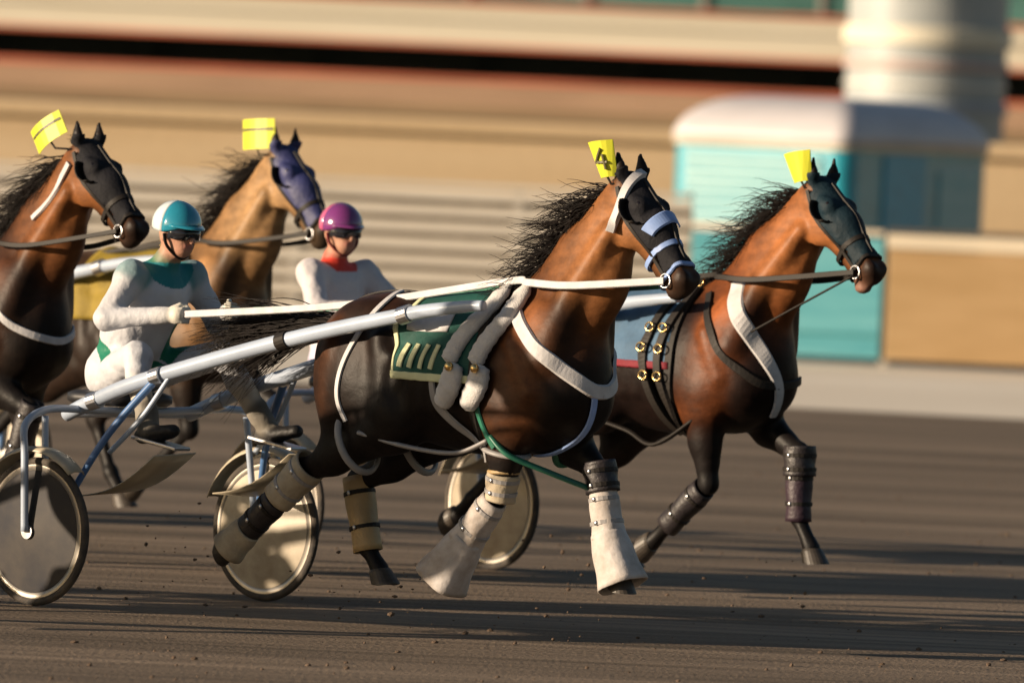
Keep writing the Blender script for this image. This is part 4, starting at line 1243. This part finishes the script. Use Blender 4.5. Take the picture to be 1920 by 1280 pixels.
    vg = bo.vertex_groups.new(name='cloth')
    wgt = np.ones(len(V))
    for c_, r_ in ((hd, 0.20), (L(J['wr_n']), 0.13), (L(J['wr_f']), 0.13)):
        wgt = np.minimum(wgt, np.clip((np.linalg.norm(V - c_, axis=1) - r_) / 0.06, 0, 1))
    for lv in range(1, 9):
        ids = np.nonzero(np.round(wgt * 8) == lv)[0].tolist()
        if ids: vg.add(ids, lv / 8, 'REPLACE')
    for sc_, st_ in ((0.12, 0.016), (0.045, 0.005)):
        tx = bpy.data.textures.new('folds', 'CLOUDS')
        tx.noise_scale, tx.noise_depth = sc_, 1
        dm = bo.modifiers.new('folds', 'DISPLACE')
        dm.texture, dm.strength, dm.mid_level, dm.vertex_group = tx, st_, 0.5, 'cloth'
    # helmet: two-tone shell with a brim, chin strap, goggles
    hm = MB(); v, f, f2 = [], [], []
    nu, nv = 40, 18
    hc = P(-0.012, 0.030, 0)
    for j in range(nv + 1):
        ph = R(2 + 104 * j / nv)
        for i in range(nu):
            t = 2 * math.pi * i / nu
            fwd = math.cos(t)
            cutp = ph * (1.0 - 0.20 * max(0, fwd) ** 2)
            q = hc + fx * (0.134 * math.sin(cutp) * math.cos(t)) + sd * (0.112 * math.sin(cutp) * math.sin(t)) + upv * (0.118 * math.cos(cutp))
            v.append(q)
    fa, fb_ = [], []
    for j in range(nv):
        for i in range(nu):
            quad = (j * nu + i, (j + 1) * nu + i, (j + 1) * nu + (i + 1) % nu, j * nu + (i + 1) % nu)
            (fa if math.cos(2 * math.pi * (i + .5) / nu) > J['split'] else fb_).append(quad)
    ho = MB().add(v, fa).build('helmet', J['helmet'][0], root, smooth=True)
    so = ho.modifiers.new('solid', 'SOLIDIFY'); so.thickness = 0.008
    h2 = MB().add(v, fb_).build('helmet_back', J['helmet'][1], ho, smooth=True)
    so = h2.modifiers.new('solid', 'SOLIDIFY'); so.thickness = 0.008
    br = MB(); v, f = [], []
    for i in range(13):
        t = R(-62 + 124 * i / 12)
        for (k, dz) in ((0.0, 0.0), (0.045 * math.cos(t * 1.3), -0.012)):
            v.append(hc + fx * ((0.131 + k) * math.cos(t)) + sd * (0.112 * math.sin(t)) + upv * (0.008 + dz))
    for i in range(12):
        f.append((i * 2, i * 2 + 2, i * 2 + 3, i * 2 + 1))
    vo = br.add(v, f).build('visor', J['helmet'][0], ho, smooth=True)
    so = vo.modifiers.new('solid', 'SOLIDIFY'); so.thickness = 0.006
    v, f = [], []
    for i in range(15):
        t = R(-70 + 140 * i / 14)
        for b in (0.026, -0.028):
            bb = b if abs(t) > 0.25 or b > 0 else b * 0.5
            v.append(P(0.0, 0, 0) + fx * (0.112 * math.cos(t)) + sd * (0.090 * math.sin(t)) + upv * bb)
    for i in range(14):
        f.append((i * 2, i * 2 + 1, i * 2 + 3, i * 2 + 2))
    go = MB().add(v, f).build('goggles', 'goggle', root, smooth=True)
    so = go.modifiers.new('solid', 'SOLIDIFY'); so.thickness = 0.012; so.offset = 1
    stp = MB().tube([P(0.01, -0.01, -0.092), P(0.03, -0.07, -0.078), P(0.055, -0.125, 0), P(0.03, -0.07, 0.078), P(0.01, -0.01, 0.092)], 0.006, smooth=6, seg=8, flat=1.6)
    stp.build('chin_strap', J.get('strap', 'leather'), ho, smooth=True)
    return root

def paint1(V, C, k):
    rel = V - k['hip']
    ax = k['che'] - k['hip']; ax = ax / np.linalg.norm(ax)
    h_ = rel @ ax
    fr = rel - h_[:, None] * ax
    torso = (np.abs(V[:, 1]) < 0.22) & (h_ > 0.05) & (C[:, 0] > 0.45) & (fr[:, 0] < 0.175)
    C[torso & (h_ > 0.085) & (h_ < 0.15) & (fr[:, 0] < 0.16)] = GRN
    C[torso & (h_ > 0.16) & (h_ < 0.40) & (fr[:, 0] > 0.075) & (fr[:, 0] < 0.16) & (V[:, 1] > 0.075)] = GRN
    C[(np.linalg.norm(V - k['nk'], axis=1) < 0.155) & (V[:, 2] < k['nk'][2] - 0.015)] = TEAL

build_driver(HC[0], dict(
    label='driver in white and green silks and a teal and white helmet holding white reins',
    hip=(-0.27, 0, 1.10), mid=(-0.17, 0, 1.30), chest=(-0.05, 0, 1.49), neck=(0.02, 0, 1.66), head=(0.08, 0, 1.80), face=(1, -0.10, -0.12),
    sh_n=(-0.03, -0.19, 1.58), sh_f=(0.0, 0.19, 1.58), el_n=(-0.05, -0.33, 1.37), el_f=(0.06, 0.32, 1.36), wr_n=(0.24, -0.22, 1.40), wr_f=(0.28, 0.16, 1.42),
    kn_n=(0.14, -0.30, 1.20), kn_f=(0.16, 0.28, 1.22), an_n=(0.34, -0.40, 0.87), an_f=(0.36, 0.40, 0.87),
    jacket=WHT, trousers=WHT, glove=(0.60, 0.57, 0.50), yoke=TEAL, collar=GRN, sleeve=(0.46, 0.46, 0.49), cuff=(0.5, 0.5, 0.5), shin=(0.50, 0.45, 0.37),
    helmet=('helmet_teal', 'helmet_pale'), split=0.15, paint=paint1))
LAV = (0.48, 0.46, 0.58)
def paint2(V, C, k):
    rel = V - k['nk']
    C[(np.abs(rel[:, 2] + 0.03) < 0.035) & (np.linalg.norm(rel[:, :2], axis=1) < 0.12) & (C[:, 0] > 0.3)] = (0.60, 0.05, 0.03)
driver_right = build_driver(HC[1], dict(
    label='driver in pale silks with a red collar and a glossy purple and pink helmet',
    hip=(-0.40, 0, 1.08), mid=(-0.45, 0, 1.28), chest=(-0.47, 0, 1.46), neck=(-0.47, 0, 1.63), head=(-0.43, 0, 1.78), face=(1, -0.25, -0.08),
    sh_n=(-0.45, -0.19, 1.55), sh_f=(-0.44, 0.19, 1.55), el_n=(-0.26, -0.30, 1.36), el_f=(-0.24, 0.30, 1.36), wr_n=(-0.05, -0.18, 1.38), wr_f=(-0.04, 0.16, 1.38),
    kn_n=(0.02, -0.28, 1.16), kn_f=(0.02, 0.28, 1.16), an_n=(0.30, -0.40, 0.87), an_f=(0.30, 0.40, 0.87),
    jacket=(0.54, 0.51, 0.53), trousers=LAV, glove=(0.55, 0.55, 0.60), collar=(0.60, 0.05, 0.03),
    helmet=('helmet_purple', 'helmet_pink'), split=0.05, strap='red_cloth', paint=paint2))

# ------------------------------------------------------------------ unseen team of the pack, added at the left to shade the nearest horse
UNSEEN_TEAM = dict(O=(-3.75, -2.85), a=42)
for src, u, lb, cat, grp in ((horse_right, 0, 'unseen bay racehorse running beyond the left edge of the picture', 'horse', 'racing trotters in harness'),
                             (driver_right, -2.80, 'unseen driver seated beyond the left edge of the picture', 'person', 'drivers seated in the sulkies'),
                             (sulky0, -2.40, 'unseen white sulky beyond the left edge of the picture', 'sulky', G_S)):
    o = copy_tree(src)
    p = in_world(UNSEEN_TEAM, u, 0, src.location.z)
    o.location = p
    o.rotation_euler = (0, 0, -R(42))
    tag(o, lb, cat, grp)

# ------------------------------------------------------------------ loose earth: clods on the harrowed surface and thrown up by the hooves
def clods(name, spots, m):
    ico = [(0, 0, 1), (.894, 0, .447), (.276, .851, .447), (-.724, .526, .447), (-.724, -.526, .447), (.276, -.851, .447), (.724, .526, -.447), (-.276, .851, -.447), (-.894, 0, -.447), (-.276, -.851, -.447), (.724, -.526, -.447), (0, 0, -1)]
    fc = [(0, 1, 2), (0, 2, 3), (0, 3, 4), (0, 4, 5), (0, 5, 1), (1, 6, 2), (2, 7, 3), (3, 8, 4), (4, 9, 5), (5, 10, 1), (6, 7, 2), (7, 8, 3), (8, 9, 4), (9, 10, 5), (10, 6, 1), (11, 7, 6), (11, 8, 7), (11, 9, 8), (11, 10, 9), (11, 6, 10)]
    mb = MB()
    for (x, y, z, r) in spots:
        k = [random.uniform(.6, 1.3) for _ in range(3)]
        mb.add([(x + a * r * k[0] * random.uniform(.75, 1.2), y + b * r * k[1] * random.uniform(.75, 1.2), z + c_ * r * k[2] * 0.7) for a, b, c_ in ico], fc)
    return tag(mb.build(name, m), kind='stuff')
MT['earth'] = mat('loose_track_earth', (0.085, 0.06, 0.044), rough=0.95, spec=0.1, scale=(3, 3, 3), col2=(0.15, 0.108, 0.08))
sp = []
for i in range(1300):
    y = -9 + 38 * random.random() ** 1.4
    x = random.uniform(-3.2, 3.2) * (40 + y) / 40
    r = 0.004 + 0.013 * random.random() ** 4
    sp.append((x, y, r * 0.3, r))
clods('loose_earth_clods', sp, 'earth')
sp = []
for cf, u, v, z, n in ((HC[0], -1.85, -.15, .22, 40), (HC[0], -0.45, -.15, .2, 40), (HC[0], 0.35, .15, .16, 30), (HC[0], -1.15, .15, .12, 30), (HC[1], -0.45, -.15, .16, 30), (HC[1], 0.5, .15, .14, 24), (HC[1], -1.0, .15, .1, 26), (HC[2], -0.2, .15, .12, 20)):
    for i in range(n // 2):
        p = in_world(cf, u - abs(random.gauss(0, .30)), v + random.gauss(0, .10), max(0.02, z + random.gauss(0, .12)))
        sp.append((p.x, p.y, p.z, 0.004 + 0.012 * random.random() ** 2.5))
clods('thrown_up_earth', sp, 'earth')
